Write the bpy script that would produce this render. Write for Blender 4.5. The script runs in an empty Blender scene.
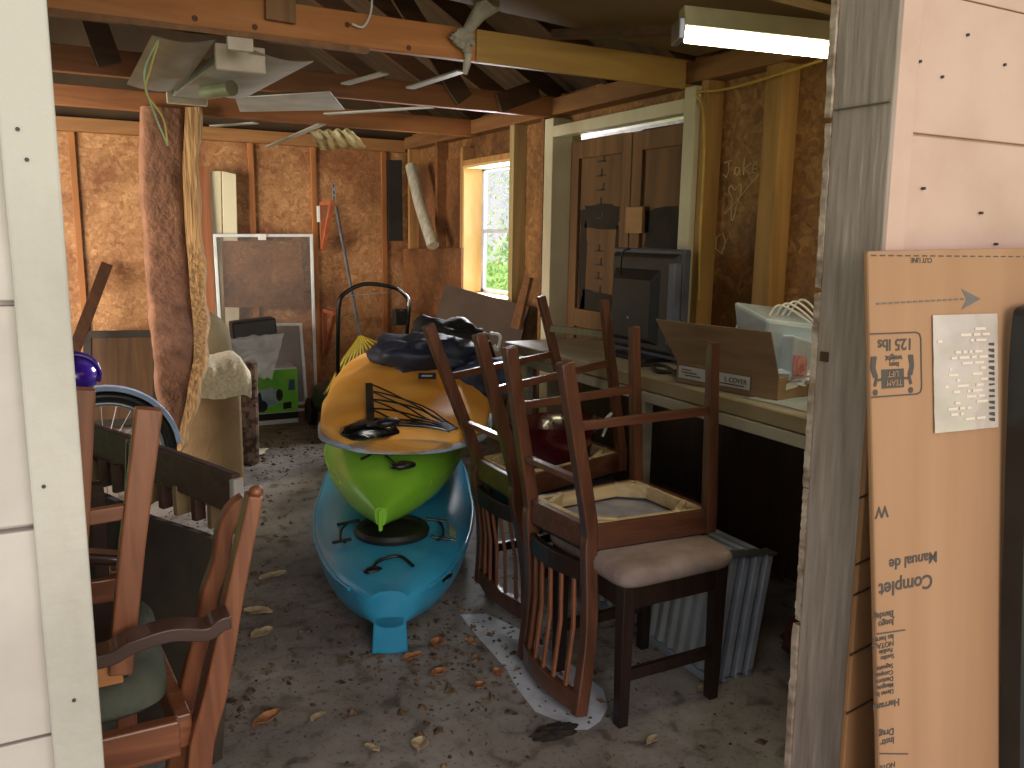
import bpy, bmesh, math, random
from mathutils import Vector, Matrix, noise

# ---------------------------------------------------------------- camera, world, sun, exposure
scene = bpy.context.scene
col = scene.collection
cd = bpy.data.cameras.new('camera'); cam = bpy.data.objects.new('camera', cd); col.objects.link(cam)
cd.sensor_width = 36; cd.lens = 29.215; cd.clip_start = 0.02
Rm = Matrix(((0.88387227, 0.06794662, -0.46276676), (-0.46745585, 0.16209319, -0.86902867), (0.01596378, 0.98443337, 0.17503172)))
# columns are the camera's right, up and back axes; eye height 1.4 m
cam.matrix_world = Matrix.Translation((0, 0, 1.4)) @ Rm.to_4x4()
scene.camera = cam

w = bpy.data.worlds.new('sky'); scene.world = w; w.use_nodes = True
bg = w.node_tree.nodes['Background']; bg.inputs[0].default_value = (0.93, 0.95, 1.0, 1); bg.inputs[1].default_value = 0.7
sd = bpy.data.lights.new('sun', 'SUN'); sd.energy = 5.0; sd.angle = 0.01; sd.color = (1, .95, .85)
sun = bpy.data.objects.new('sun', sd); col.objects.link(sun)
sun.rotation_euler = Vector((0.25, -0.62, -1.0)).to_track_quat('-Z', 'Y').to_euler()
def area(name, loc, target, sx, sy, power, color):
    ld = bpy.data.lights.new(name, 'AREA'); ld.shape = 'RECTANGLE'; ld.size = sx; ld.size_y = sy; ld.energy = power; ld.color = color
    o = bpy.data.objects.new(name, ld); col.objects.link(o); o.location = loc
    o.rotation_euler = (Vector(target) - Vector(loc)).to_track_quat('-Z', 'Y').to_euler(); return o
sl_ = area('fill_back_wall', (-1.9, 4.6, 1.2), (1.4, 6.5, 1.1), 1.8, 1.6, 62, (1.0, .88, .74)); sl_.data.spread = math.radians(110)  # added unseen lamp outside the left wall, brightens the back wall
area('daylight_window', (3.05, 5.4, 1.62), (1.3, 3.6, 0.6), 0.8, 0.9, 170, (0.93, .96, 1.0))
area('fill_front', (0.3, -2.4, 1.75), (0.8, 2.8, 0.9), 2.0, 1.6, 58, (1.0, .90, .82))  # added fill lamp behind the camera, brightens the floor and joists
scene.view_settings.view_transform = 'Standard'; scene.view_settings.look = 'None'
scene.view_settings.exposure = 0.42; scene.view_settings.gamma = 1
scene.view_settings.use_curve_mapping = False
random.seed(7)

# ---------------------------------------------------------------- materials
def lin(h):
    h = h.lstrip('#'); r = []
    for i in (0, 2, 4):
        c = int(h[i:i+2], 16)/255; r.append(c/12.92 if c <= .04045 else ((c+.055)/1.055)**2.4)
    return (*r, 1)
MC = {}
def mat(name, c1, c2=None, scale=(8, 8, 8), rough=.6, metal=0, bump=.0, detail=5, lo=.35, hi=.65, c3=None, bscale=None, coat=0, alpha=1, trans=0, emit=None, estr=0, distort=0):
    if name in MC: return MC[name]
    m = bpy.data.materials.new(name); m.use_nodes = True; nt = m.node_tree; N = nt.nodes; L = nt.links
    b = N['Principled BSDF']; b.inputs['Roughness'].default_value = rough; b.inputs['Metallic'].default_value = metal
    b.inputs['Coat Weight'].default_value = coat; b.inputs['Alpha'].default_value = alpha
    b.inputs['Transmission Weight'].default_value = trans
    if emit: b.inputs['Emission Color'].default_value = lin(emit); b.inputs['Emission Strength'].default_value = estr
    tc = N.new('ShaderNodeTexCoord'); mp = N.new('ShaderNodeMapping'); mp.inputs['Scale'].default_value = scale
    L.new(tc.outputs['Object'], mp.inputs[0])
    nz = N.new('ShaderNodeTexNoise'); nz.inputs['Scale'].default_value = 1; nz.inputs['Detail'].default_value = detail
    nz.inputs['Distortion'].default_value = distort
    L.new(mp.outputs[0], nz.inputs['Vector'])
    rp = N.new('ShaderNodeValToRGB'); e = rp.color_ramp.elements
    e[0].position = lo; e[0].color = lin(c1); e[1].position = hi; e[1].color = lin(c2 or c1)
    if c3: x = e.new(min(.98, hi+.12)); x.color = lin(c3)
    L.new(nz.outputs[0], rp.inputs[0]); L.new(rp.outputs[0], b.inputs['Base Color'])
    if bump:
        bp = N.new('ShaderNodeBump'); bp.inputs['Strength'].default_value = bump; bp.inputs['Distance'].default_value = .01
        src = nz
        if bscale:
            n2 = N.new('ShaderNodeTexNoise'); n2.inputs['Scale'].default_value = bscale; n2.inputs['Detail'].default_value = 4
            L.new(tc.outputs['Object'], n2.inputs['Vector']); src = n2
        L.new(src.outputs[0], bp.inputs['Height']); L.new(bp.outputs[0], b.inputs['Normal'])
    MC[name] = m; return m
def osb(name, cols, sc=26, stain=None):
    m = bpy.data.materials.new(name); m.use_nodes = True; nt = m.node_tree; N = nt.nodes; L = nt.links
    b = N['Principled BSDF']; b.inputs['Roughness'].default_value = .62
    tc = N.new('ShaderNodeTexCoord')
    nz = N.new('ShaderNodeTexNoise'); nz.inputs['Scale'].default_value = 5; L.new(tc.outputs['Object'], nz.inputs['Vector'])
    ad = N.new('ShaderNodeVectorMath'); ad.operation = 'MULTIPLY_ADD'; ad.inputs[1].default_value = (.16, .16, .16)
    L.new(nz.outputs['Color'], ad.inputs[0]); L.new(tc.outputs['Object'], ad.inputs[2])
    vo = N.new('ShaderNodeTexVoronoi'); vo.inputs['Scale'].default_value = sc; L.new(ad.outputs[0], vo.inputs['Vector'])
    sp = N.new('ShaderNodeSeparateColor'); L.new(vo.outputs['Color'], sp.inputs[0])
    rp = N.new('ShaderNodeValToRGB'); e = rp.color_ramp.elements
    e[0].color = lin(cols[0]); e[0].position = 0; e[1].color = lin(cols[-1]); e[1].position = 1
    for i, c in enumerate(cols[1:-1]): x = e.new((i+1)/(len(cols)-1)); x.color = lin(c)
    L.new(sp.outputs[0], rp.inputs[0])
    n2 = N.new('ShaderNodeTexNoise'); n2.inputs['Scale'].default_value = 60; n2.inputs['Detail'].default_value = 6; L.new(tc.outputs['Object'], n2.inputs['Vector'])
    mx = N.new('ShaderNodeMix'); mx.data_type = 'RGBA'; mx.blend_type = 'MULTIPLY'; mx.inputs[0].default_value = .5
    r2 = N.new('ShaderNodeValToRGB'); r2.color_ramp.elements[0].position = .35; r2.color_ramp.elements[0].color = (.5, .42, .35, 1); r2.color_ramp.elements[1].position = .6; r2.color_ramp.elements[1].color = (1, 1, 1, 1)
    L.new(n2.outputs[0], r2.inputs[0]); L.new(rp.outputs[0], mx.inputs[6]); L.new(r2.outputs[0], mx.inputs[7])
    n3 = N.new('ShaderNodeTexNoise'); n3.inputs['Scale'].default_value = 2.2; n3.inputs['Detail'].default_value = 4; L.new(tc.outputs['Object'], n3.inputs['Vector'])
    r3 = N.new('ShaderNodeValToRGB'); r3.color_ramp.elements[0].position = .38; r3.color_ramp.elements[0].color = lin(stain or '#b09080'); r3.color_ramp.elements[1].position = .56; r3.color_ramp.elements[1].color = (1, 1, 1, 1)
    L.new(n3.outputs[0], r3.inputs[0])
    m2 = N.new('ShaderNodeMix'); m2.data_type = 'RGBA'; m2.blend_type = 'MULTIPLY'; m2.inputs[0].default_value = .7
    L.new(mx.outputs[2], m2.inputs[6]); L.new(r3.outputs[0], m2.inputs[7]); L.new(m2.outputs[2], b.inputs['Base Color'])
    bp = N.new('ShaderNodeBump'); bp.inputs['Strength'].default_value = .3; bp.inputs['Distance'].default_value = .004
    L.new(sp.outputs[0], bp.inputs['Height']); L.new(bp.outputs[0], b.inputs['Normal'])
    return m
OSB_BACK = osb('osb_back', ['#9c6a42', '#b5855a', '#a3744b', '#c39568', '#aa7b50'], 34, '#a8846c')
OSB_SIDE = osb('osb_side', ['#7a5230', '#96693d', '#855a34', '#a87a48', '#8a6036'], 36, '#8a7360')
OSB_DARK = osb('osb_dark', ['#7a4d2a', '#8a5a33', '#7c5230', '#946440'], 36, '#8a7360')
def wood(name, a, b, ax='z', c3=None, rough=.6, bump=.25, k=1, coat=0):
    s = {'x': (1.2, 14, 14), 'y': (14, 1.2, 14), 'z': (14, 14, 1.2)}[ax]
    return mat(name+'_'+ax, a, b, tuple(v*k for v in s), rough, bump=bump, distort=1.2, lo=.3, hi=.7, c3=c3, coat=coat)
STUD = wood('stud_wood', '#9a6c3e', '#bf8e58')
STUD_L = wood('light_stud', '#8d6838', '#ab824c')
STUD_P = wood('pale_stud', '#9a8458', '#b59d6e')
JOIST = wood('joist_wood', '#a8652f', '#d08d52', 'x', k=.8)
JOIST_B = wood('joist_wood_pale', '#8f6a34', '#b8924f', 'x', k=.8)
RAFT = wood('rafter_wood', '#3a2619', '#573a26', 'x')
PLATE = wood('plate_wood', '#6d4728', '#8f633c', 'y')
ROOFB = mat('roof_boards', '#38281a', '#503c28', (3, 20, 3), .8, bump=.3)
CHW = wood('cherry_wood', '#46281a', '#68402c', 'z', rough=.38, bump=.05, k=2, coat=.25)
CHWX = wood('cherry_wood', '#46281a', '#68402c', 'x', rough=.38, bump=.05, k=2, coat=.25)
OAK = wood('honey_wood', '#6c3c24', '#935a3a', 'z', rough=.42, bump=.05, k=2, coat=.2)
OAKX = wood('honey_wood', '#6c3c24', '#935a3a', 'x', rough=.42, bump=.05, k=2, coat=.2)
DKW = wood('dark_wood', '#1d120e', '#30201a', 'z', rough=.4, bump=.05, k=2)
ESP = wood('espresso_wood', '#3a241a', '#4d3226', 'x', rough=.65, bump=.05, k=2)
PINE = wood('pine_block', '#b59a6c', '#d8c49a', 'x', rough=.7)
WHITE = mat('white_paint_worn', '#a29a90', '#bab2a8', (6, 6, 3), .6, bump=.25, lo=.3, hi=.55, bscale=40)
SIDL = mat('siding_white', '#b2a7a0', '#c8bdb6', (5, 5, 5), .6, bump=.12, lo=.3, hi=.6, bscale=25)
SIDR = mat('siding_pinkish', '#bb9686', '#caa797', (4, 4, 4), .6, bump=.2, lo=.3, hi=.6, bscale=22)
GREYP = mat('weathered_grey_paint', '#88786c', '#a08f84', (60, 60, 5), .75, bump=.3, lo=.3, hi=.6, c3='#b0a094')
CHIP = mat('splintered_edge', '#7d6453', '#b8a593', (18, 18, 30), .85, bump=1, lo=.35, hi=.6)
CREAM = mat('cream_trim', '#b7ad94', '#cdc5ad', (5, 5, 3), .6, bump=.1)
CARD = mat('cardboard', '#b58d68', '#c39a74', (2, 2, 30), .8, lo=.3, hi=.7)
CARDW = mat('cardboard_pale', '#9d7453', '#ab8261', (12, 2, 1), .8, lo=.3, hi=.7)
CARDD = mat('cardboard_dark', '#403129', '#4d3c32', (4, 4, 4), .8)
CARDO = mat('cardboard_tan', '#8a5f3c', '#996c46', (4, 4, 4), .8)
INK = mat('black_ink', '#4d4540', rough=.8)
WPL = mat('white_plastic', '#d6d6d4', '#e4e4e2', rough=.4)
BLKP = mat('black_plastic', '#101012', '#18181b', rough=.35)
BLKM = mat('black_metal', '#0e0e10', rough=.3, metal=.3)
STEEL = mat('steel', '#8d9096', '#a5a8ae', (10, 10, 10), .35, metal=.9)
GALV = mat('galvanised_sheet', '#8a8984', '#a3a19a', (6, 6, 6), .45, metal=.35)
ENAM = mat('cream_enamel', '#b8a894', '#cdbfac', (10, 10, 10), .5, bump=.1)

# ---------------------------------------------------------------- mesh tools
def V(*a): return Vector(a[0] if len(a) == 1 else a)
class MB:
    def __init__(s): s.v = []; s.f = []
    def add(s, vs, fs):
        n = len(s.v); s.v += [Vector(p) for p in vs]; s.f += [[i+n for i in q] for q in fs]; return s
    def box(s, lo, hi):
        x0, y0, z0 = lo; x1, y1, z1 = hi
        return s.add([(x0, y0, z0), (x1, y0, z0), (x1, y1, z0), (x0, y1, z0), (x0, y0, z1), (x1, y0, z1), (x1, y1, z1), (x0, y1, z1)],
                     [(0, 1, 2, 3), (4, 5, 6, 7), (0, 1, 5, 4), (1, 2, 6, 5), (2, 3, 7, 6), (3, 0, 4, 7)])
    def bar(s, a, b, w, h, up=(0, 0, 1), w2=None, h2=None):
        a = V(a); b = V(b); d = (b-a).normalized(); up = V(up)
        if abs(d.dot(up)) > .98: up = V(0, 1, 0)
        sd_ = d.cross(up).normalized(); u = sd_.cross(d)
        w2 = w2 or w; h2 = h2 or h; r = []
        for p, ww, hh in ((a, w, h), (b, w2, h2)):
            for i, j in ((-1, -1), (1, -1), (1, 1), (-1, 1)): r.append(p+sd_*(i*ww/2)+u*(j*hh/2))
        return s.add(r, [(0, 1, 2, 3), (4, 5, 6, 7), (0, 1, 5, 4), (1, 2, 6, 5), (2, 3, 7, 6), (3, 0, 4, 7)])
    def path(s, pts, w, h, side=(0, 1, 0)):
        """rectangular section swept along points; w is measured along side, h across it"""
        pts = [V(p) for p in pts]; sd_ = V(side).normalized(); rs = []
        ws = w if isinstance(w, (list, tuple)) else [w]*len(pts); hs = h if isinstance(h, (list, tuple)) else [h]*len(pts)
        for i, p in enumerate(pts):
            d = (pts[min(i+1, len(pts)-1)]-pts[max(i-1, 0)]).normalized(); u = d.cross(sd_).normalized(); sx = u.cross(d)
            rs.append([p+sx*(a*ws[i]/2)+u*(b*hs[i]/2) for a, b in ((-1, -1), (1, -1), (1, 1), (-1, 1))])
        return s.loft(rs)
    def loft(s, rings, cap=True, closed=True):
        n = len(rings[0]); vs = [p for r in rings for p in r]; fs = []
        for i in range(len(rings)-1):
            for j in range(n if closed else n-1):
                k = (j+1) % n; fs.append((i*n+j, i*n+k, (i+1)*n+k, (i+1)*n+j))
        if cap: fs.append(tuple(range(n))); fs.append(tuple(range((len(rings)-1)*n, len(rings)*n)))
        return s.add(vs, fs)
    def tube(s, pts, r, n=10, closed=False):
        pts = [V(p) for p in pts]; rs = r if isinstance(r, (list, tuple)) else [r]*len(pts); rings = []; u = None; m = len(pts)
        for i, p in enumerate(pts):
            if closed: d = pts[(i+1) % m]-pts[i-1]
            else: d = pts[min(i+1, m-1)]-pts[max(i-1, 0)]
            d.normalize()
            if u is None: u = d.orthogonal().normalized()
            u = (u-d*u.dot(d)).normalized(); v2 = d.cross(u)
            rings.append([p+(u*math.cos(2*math.pi*k/n)+v2*math.sin(2*math.pi*k/n))*rs[i] for k in range(n)])
        if closed: rings.append(rings[0])
        return s.loft(rings, cap=not closed)
    def prism(s, poly, ext):
        ext = V(ext); n = len(poly); vs = [V(p) for p in poly]+[V(p)+ext for p in poly]
        return s.add(vs, [tuple(range(n)), tuple(range(n, 2*n))]+[(i, (i+1) % n, n+(i+1) % n, n+i) for i in range(n)])
    def slab(s, q, t):
        a, b, c = V(q[0]), V(q[1]), V(q[2]); n = (b-a).cross(c-a).normalized()
        return s.prism(q, n*t)
    def cyl(s, a, b, r, n=20, r2=None): return s.tube([a, b], [r, r2 or r], n)
    def sheet(s, fn, nu, nv, t=0.004):
        P = [[V(fn(i/nu, j/nv)) for j in range(nv+1)] for i in range(nu+1)]; top = []; bot = []
        for i in range(nu+1):
            for j in range(nv+1):
                a = P[min(i+1, nu)][j]-P[max(i-1, 0)][j]; b = P[i][min(j+1, nv)]-P[i][max(j-1, 0)]
                n = a.cross(b); n = n.normalized() if n.length > 1e-9 else V(0, 0, 1)
                top.append(P[i][j]+n*t/2); bot.append(P[i][j]-n*t/2)
        m = len(top); fs = []; g = lambda i, j: i*(nv+1)+j
        for i in range(nu):
            for j in range(nv):
                fs.append((g(i, j), g(i+1, j), g(i+1, j+1), g(i, j+1))); fs.append(tuple(m+q for q in fs[-1]))
        for i in range(nu): 
            for j in (0, nv): fs.append((g(i, j), g(i+1, j), m+g(i+1, j), m+g(i, j)))
        for j in range(nv):
            for i in (0, nu): fs.append((g(i, j), g(i, j+1), m+g(i, j+1), m+g(i, j)))
        return s.add(top+bot, fs)
    def blob(s, c, r, seed=0, amp=.15, freq=2.5, nu=24, nv=14, flat=None, p=1.0):
        c = V(c); rings = []
        for j in range(nv+1):
            th = math.pi*(j+.001)/(nv+.002); ring = []
            for i in range(nu):
                ph = 2*math.pi*i/nu
                d = V(math.sin(th)*math.cos(ph), math.sin(th)*math.sin(ph), math.cos(th))
                dd = V(*(math.copysign(abs(k)**p, k) for k in d))
                k = 1+amp*noise.noise(d*freq+V(seed*3.1, seed, 0))+amp*.4*noise.noise(d*freq*3+V(seed, 0, 5))
                q = V(dd.x*r[0], dd.y*r[1], dd.z*r[2])*k
                if flat is not None: q.z = max(q.z, flat)
                ring.append(c+q)
            rings.append(ring)
        return s.loft(rings)
    def build(s, name, m, parent=None, bevel=0, smooth=None, seg=2, sub=0, origin=None):
        off = V(0, 0, 0)
        if parent is not None: off = WORLD[parent.name]
        me = bpy.data.meshes.new(name)
        if parent is None:
            if origin is None:
                xs = [p.x for p in s.v]; ys = [p.y for p in s.v]; origin = V((min(xs)+max(xs))/2, (min(ys)+max(ys))/2, min(p.z for p in s.v))
            off2 = V(origin)
        else: off2 = off
        me.from_pydata([p-off2 for p in s.v], [], s.f); me.materials.append(m)
        bm = bmesh.new(); bm.from_mesh(me); bmesh.ops.remove_doubles(bm, verts=bm.verts, dist=1e-6); bmesh.ops.recalc_face_normals(bm, faces=bm.faces); bm.to_mesh(me); bm.free()
        if smooth: me.polygons.foreach_set('use_smooth', [True]*len(me.polygons)); me.set_sharp_from_angle(angle=math.radians(smooth))
        o = bpy.data.objects.new(name, me); col.objects.link(o)
        if parent is not None: o.parent = parent; WORLD[o.name] = off2
        else: o.location = off2; WORLD[o.name] = off2
        if bevel:
            b = o.modifiers.new('bevel', 'BEVEL'); b.width = bevel; b.segments = seg; b.limit_method = 'ANGLE'; b.angle_limit = math.radians(35)
        if sub:
            b = o.modifiers.new('sub', 'SUBSURF'); b.levels = sub; b.render_levels = sub
        return o
WORLD = {}
def thing(name, loc, label, cat, group=None):
    o = bpy.data.objects.new(name, None); col.objects.link(o); o.location = loc; o.empty_display_size = .1
    WORLD[o.name] = V(loc); return tag(o, label, cat, group)
def tag(o, label, cat, group=None, kind=None):
    o['label'] = label; o['category'] = cat
    if group: o['group'] = group
    if kind: o['kind'] = kind
    return o
def struct(o): o['kind'] = 'structure'; return o
def lab(o, t): o['label'] = t; return o
def B(lo, hi): return MB().box(lo, hi)
def bar(a, b, w, h, **k): return MB().bar(a, b, w, h, **k)
def tube(p, r, n=10, **k): return MB().tube(p, r, n, **k)
def lerp(a, b, t): return V(a)*(1-t)+V(b)*t
def bez(p, n=12):
    """smooth Catmull-Rom line through points"""
    P = [V(q) for q in p]; P = [P[0]*2-P[1]]+P+[P[-1]*2-P[-2]]; out = []
    for i in range(1, len(P)-2):
        for k in range(n):
            t = k/n; a, b, c, d = P[i-1:i+3]
            out.append(.5*((2*b)+(c-a)*t+(2*a-5*b+4*c-d)*t*t+(3*b-a-3*c+d)*t**3))
    out.append(P[-2]); return out
def text(name, s, o, ux, uy, size, m, parent, align='LEFT', depth=.0006, shear=0, bold=0):
    """flat lettering at point o, reading along ux, up along uy"""
    cu = bpy.data.curves.new(name, 'FONT'); cu.body = s; cu.size = size; cu.align_x = align; cu.extrude = depth; cu.shear = shear; cu.offset = bold*size
    t = bpy.data.objects.new(name, cu); col.objects.link(t)
    me = t.to_mesh(); ux = V(ux).normalized(); uy = (V(uy)-ux*V(uy).dot(ux)).normalized(); n = ux.cross(uy)
    vs = [V(o)+ux*v.co.x+uy*v.co.y+n*v.co.z for v in me.vertices]; fs = [tuple(p.vertices) for p in me.polygons]
    t.to_mesh_clear(); bpy.data.objects.remove(t)
    b = MB(); b.add(vs, fs); return b.build(name, m, parent)

# ================================================================= THE SETTING
FLOOR = bpy.data.materials.new('concrete_floor'); FLOOR.use_nodes = True
def floor_mat():
    nt = FLOOR.node_tree; N = nt.nodes; L = nt.links; b = N['Principled BSDF']; b.inputs['Roughness'].default_value = .75
    tc = N.new('ShaderNodeTexCoord')
    def nz(s, d=6, dist=0):
        n = N.new('ShaderNodeTexNoise'); n.inputs['Scale'].default_value = s; n.inputs['Detail'].default_value = d; n.inputs['Distortion'].default_value = dist
        L.new(tc.outputs['Object'], n.inputs['Vector']); return n
    def ramp(n, stops):
        r = N.new('ShaderNodeValToRGB'); e = r.color_ramp.elements
        e[0].position, e[0].color = stops[0][0], lin(stops[0][1]); e[1].position, e[1].color = stops[-1][0], lin(stops[-1][1])
        for p, c in stops[1:-1]: x = e.new(p); x.color = lin(c)
        L.new(n.outputs[0], r.inputs[0]); return r
    r1 = ramp(nz(2.2), [(.3, '#736b66'), (.48, '#89827d'), (.62, '#9b948f'), (.75, '#aea8a3')])
    r2 = ramp(nz(13, 8, .6), [(.32, '#7d7066'), (.45, '#e6e2de'), (.7, '#ffffff')])
    mx = N.new('ShaderNodeMix'); mx.data_type = 'RGBA'; mx.blend_type = 'MULTIPLY'; mx.inputs[0].default_value = .75
    L.new(r1.outputs[0], mx.inputs[6]); L.new(r2.outputs[0], mx.inputs[7])
    r3 = ramp(nz(70, 3), [(.3, '#554a42'), (.42, '#ffffff')])
    m2 = N.new('ShaderNodeMix'); m2.data_type = 'RGBA'; m2.blend_type = 'MULTIPLY'; m2.inputs[0].default_value = .6
    L.new(mx.outputs[2], m2.inputs[6]); L.new(r3.outputs[0], m2.inputs[7]); L.new(m2.outputs[2], b.inputs['Base Color'])
    bp = N.new('ShaderNodeBump'); bp.inputs['Strength'].default_value = .4; bp.inputs['Distance'].default_value = .01
    L.new(nz(18, 8).outputs[0], bp.inputs['Height']); L.new(bp.outputs[0], b.inputs['Normal'])
floor_mat()
struct(B((-1.6, 1.05, -.12), (2.7, 6.7, 0)).build('floor', FLOOR, origin=(0, 0, 0)))
struct(B((-40, -30, -.3), (40, 45, -.13)).build('ground', mat('lawn', '#5d8a35', '#8fb85a', (6, 6, 6), .9), origin=(0, 0, 0)))
struct(B((-3, -4, -.129), (4, 1.04, -.02)).build('path', mat('path_concrete', '#8a857d', '#a09a90', (5, 5, 5), .8), origin=(0, 0, 0)))

# back wall: sheathing, studs, plates
wb = struct(B((-1.7, 6.59, -.12), (2.7, 6.66, 2.12)).build('wall_back', OSB_BACK))
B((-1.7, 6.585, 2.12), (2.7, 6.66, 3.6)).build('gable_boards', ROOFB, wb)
m = MB()
for x0 in (0.06, 0.66, 1.24, 1.71, 2.28):
    m.box((x0, 6.565, .04), (x0+.04, 6.589, 2.06))
m.build('studs', wood('back_stud', '#8a552b', '#a96d3c'), wb, .002)
m = MB(); m.box((-1.6, 6.50, 2.05), (2.46, 6.589, 2.14)); m.box((-1.6, 6.50, 0), (2.46, 6.589, .04)); m.build('plates', wood('plate_tan', '#80552f', '#a4754a', 'x'), wb, .003)
# right wall: sheathing around the window and the side doorway
wr = MB()
xo, xi = 2.63, 2.55
wr.box((xi, 1.17, 0), (xo, 2.98, 2.2)); wr.box((xi, 2.98, 1.96), (xo, 4.15, 2.2)); wr.box((xi, 4.15, 0), (xo, 4.70, 2.2))
wr.box((xi, 4.70, 0), (xo, 5.38, 1.0)); wr.box((xi, 4.70, 1.87), (xo, 5.38, 2.2)); wr.box((xi, 5.38, 0), (xo, 6.6, 2.2))
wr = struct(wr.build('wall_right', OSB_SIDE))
def st(y0, m_=STUD, z0=0, z1=2.07, w=.04, xa=2.46): return B((xa, y0, z0), (xi-.001, y0+w, z1)).build('stud', m_, wr, .002)
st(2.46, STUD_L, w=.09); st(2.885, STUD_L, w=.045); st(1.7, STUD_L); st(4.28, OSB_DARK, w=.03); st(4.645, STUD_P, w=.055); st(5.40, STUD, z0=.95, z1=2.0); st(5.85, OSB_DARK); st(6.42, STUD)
B((2.45, 1.17, 2.07), (2.55, 6.5, 2.16)).build('top_plate', PLATE, wr, .003)
B((2.46, 4.70, .955), (2.6, 5.40, .995)).build('sill_plate', STUD_L, wr, .003)
B((2.46, 4.70, 1.87), (2.56, 5.40, 1.91)).build('window_header', STUD, wr, .003)
B((2.535, 5.46, .3), (2.549, 6.41, 1.95)).build('inner_panel', OSB_DARK, wr)
# left wall with a wide unseen opening added to light the back wall, front wall
m = MB(); m.box((-1.7, 1.17, -.1), (-1.6, 3.7, 2.2)); m.box((-1.7, 3.7, 2.05), (-1.6, 6.1, 2.2)); m.box((-1.7, 6.1, -.1), (-1.6, 6.6, 2.2))
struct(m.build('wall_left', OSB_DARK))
# roof
RX = .45; RZ = 3.5
rf = MB()
rf.prism([(2.95, .9, 2.0), (RX, .9, RZ), (RX, .9, RZ+.04), (2.95, .9, 2.04)], (0, 6, 0))
rf.prism([(-2.05, .9, 2.0), (RX, .9, RZ), (RX, .9, RZ+.04), (-2.05, .9, 2.04)], (0, 6, 0))
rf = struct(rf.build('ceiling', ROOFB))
for i, y in enumerate([1.25, 1.95, 3.12, 3.7, 4.27, 4.8, 5.32, 6.0]):
    for sx in (2.62, -1.72):
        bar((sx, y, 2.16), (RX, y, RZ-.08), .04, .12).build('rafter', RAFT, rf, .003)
B((RX-.02, .95, RZ-.2), (RX+.02, 6.6, RZ-.02)).build('ridge_board', RAFT, rf)
# joists (ties) with their splice and web pieces
def joist(i, y, h, zc, m_, sag=0, x0=-1.62, x1=2.5):
    pts = [(x0+(x1-x0)*k/12, y, zc - sag*(1-(2*k/12-1)**2)) for k in range(13)]
    o = struct(MB().path(pts, .045, h).build('trim_%d' % i, m_, bevel=.004)); return o
j1 = joist(1, 3.05, .115, 2.115, JOIST)
MB().path([(1.43, 3.022, 2.112), (2.44, 3.022, 2.105)], .012, .118).build('splice_board', JOIST_B, j1, .002)
for kx in (-.2, .12, .42, .61, .93, 1.16): MB().cyl((kx, 3.0275, 2.10+.03*math.sin(kx*9)), (kx, 3.0265, 2.10+.03*math.sin(kx*9)), .010, 12).build('knot', mat('knot_brown', '#5f3218'), j1)
B((-1.2, 3.0, 2.035), (1.0, 3.03, 2.052)).build('ledger_strip', PLATE, j1)
j2 = joist(2, 4.2, .11, 2.115, wood('joist_red', '#7a4a2b', '#a46c43', 'x', k=.8)); j3 = joist(3, 5.27, .11, 2.11, wood('joist_red', '#7a4a2b', '#a46c43', 'x', k=.8))
joist(4, 1.9, .11, 2.2, JOIST)
for j, pts in ((j1, [((.02, 3.00, 2.1), (-.12, 3.02, 2.75)), ((.69, 3.0, 2.1), (.72, 3.02, 3.0))]),
               (j2, [((.22, 4.15, 2.1), (.02, 4.17, 2.8)), ((1.9, 4.15, 2.1), (1.3, 4.17, 2.9)), ((2.1, 4.15, 2.1), (2.35, 4.17, 2.2))])):
    for a, b in pts: bar(a, b, .10, .02, up=(0, 1, 0)).build('web_brace', RAFT if j is j2 else wood('web_wood', '#7a5636', '#9a7048', 'z'), j, .002)

# front wall: left siding + jamb, right post + siding
wf = MB()
wf.box((-1.7, 1.065, -.1), (-.03, 1.15, 3.4))
fl = struct(wf.build('wall_front_left', SIDL))
m = MB(); z = -.1
for k, zt in enumerate([.5, .811, 1.069, 1.323, 1.6, 1.86, 2.12, 2.4]):
    m.box((-1.7, 1.045+.004*(k % 2), z), (-.052, 1.068, zt-.006)); z = zt
m.build('clapboards', SIDL, fl, .002)
m = MB(); m.path([(-.028, 1.035, -.1), (-.028, 1.035, .7), (-.027, 1.035, 1.2), (-.026, 1.035, 2.4)], .052, .03, side=(1, 0, 0)).build('corner_board', WHITE, fl, .003)
B((-.03, 1.05, -.1), (-.002, 1.17, 2.4)).build('jamb_board', WHITE, fl, .002)
fr = struct(B((1.33, 1.06, -.1), (3.2, 1.16, 3.4)).build('wall_front_right', SIDR))
m = MB(); z = -.1
for k, zt in enumerate([.33, .58, .83, 1.09, 1.344, 1.598, 1.842, 2.1, 2.4]):
    m.box((1.358, 1.048+.004*(k % 2), z), (3.2, 1.07, zt-.004)); z = zt
m.build('clapboards', SIDR, fr, .002)
JX = lambda z: .020-.024*(z-.2)   # the whole jamb leans a little
m = MB(); m.path([(1.336+JX(z), 1.038, z) for z in (-.1, .8, 1.6, 2.4)], .05, .028, side=(1, 0, 0)).build('corner_board', SIDR, fr, .003)
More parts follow.
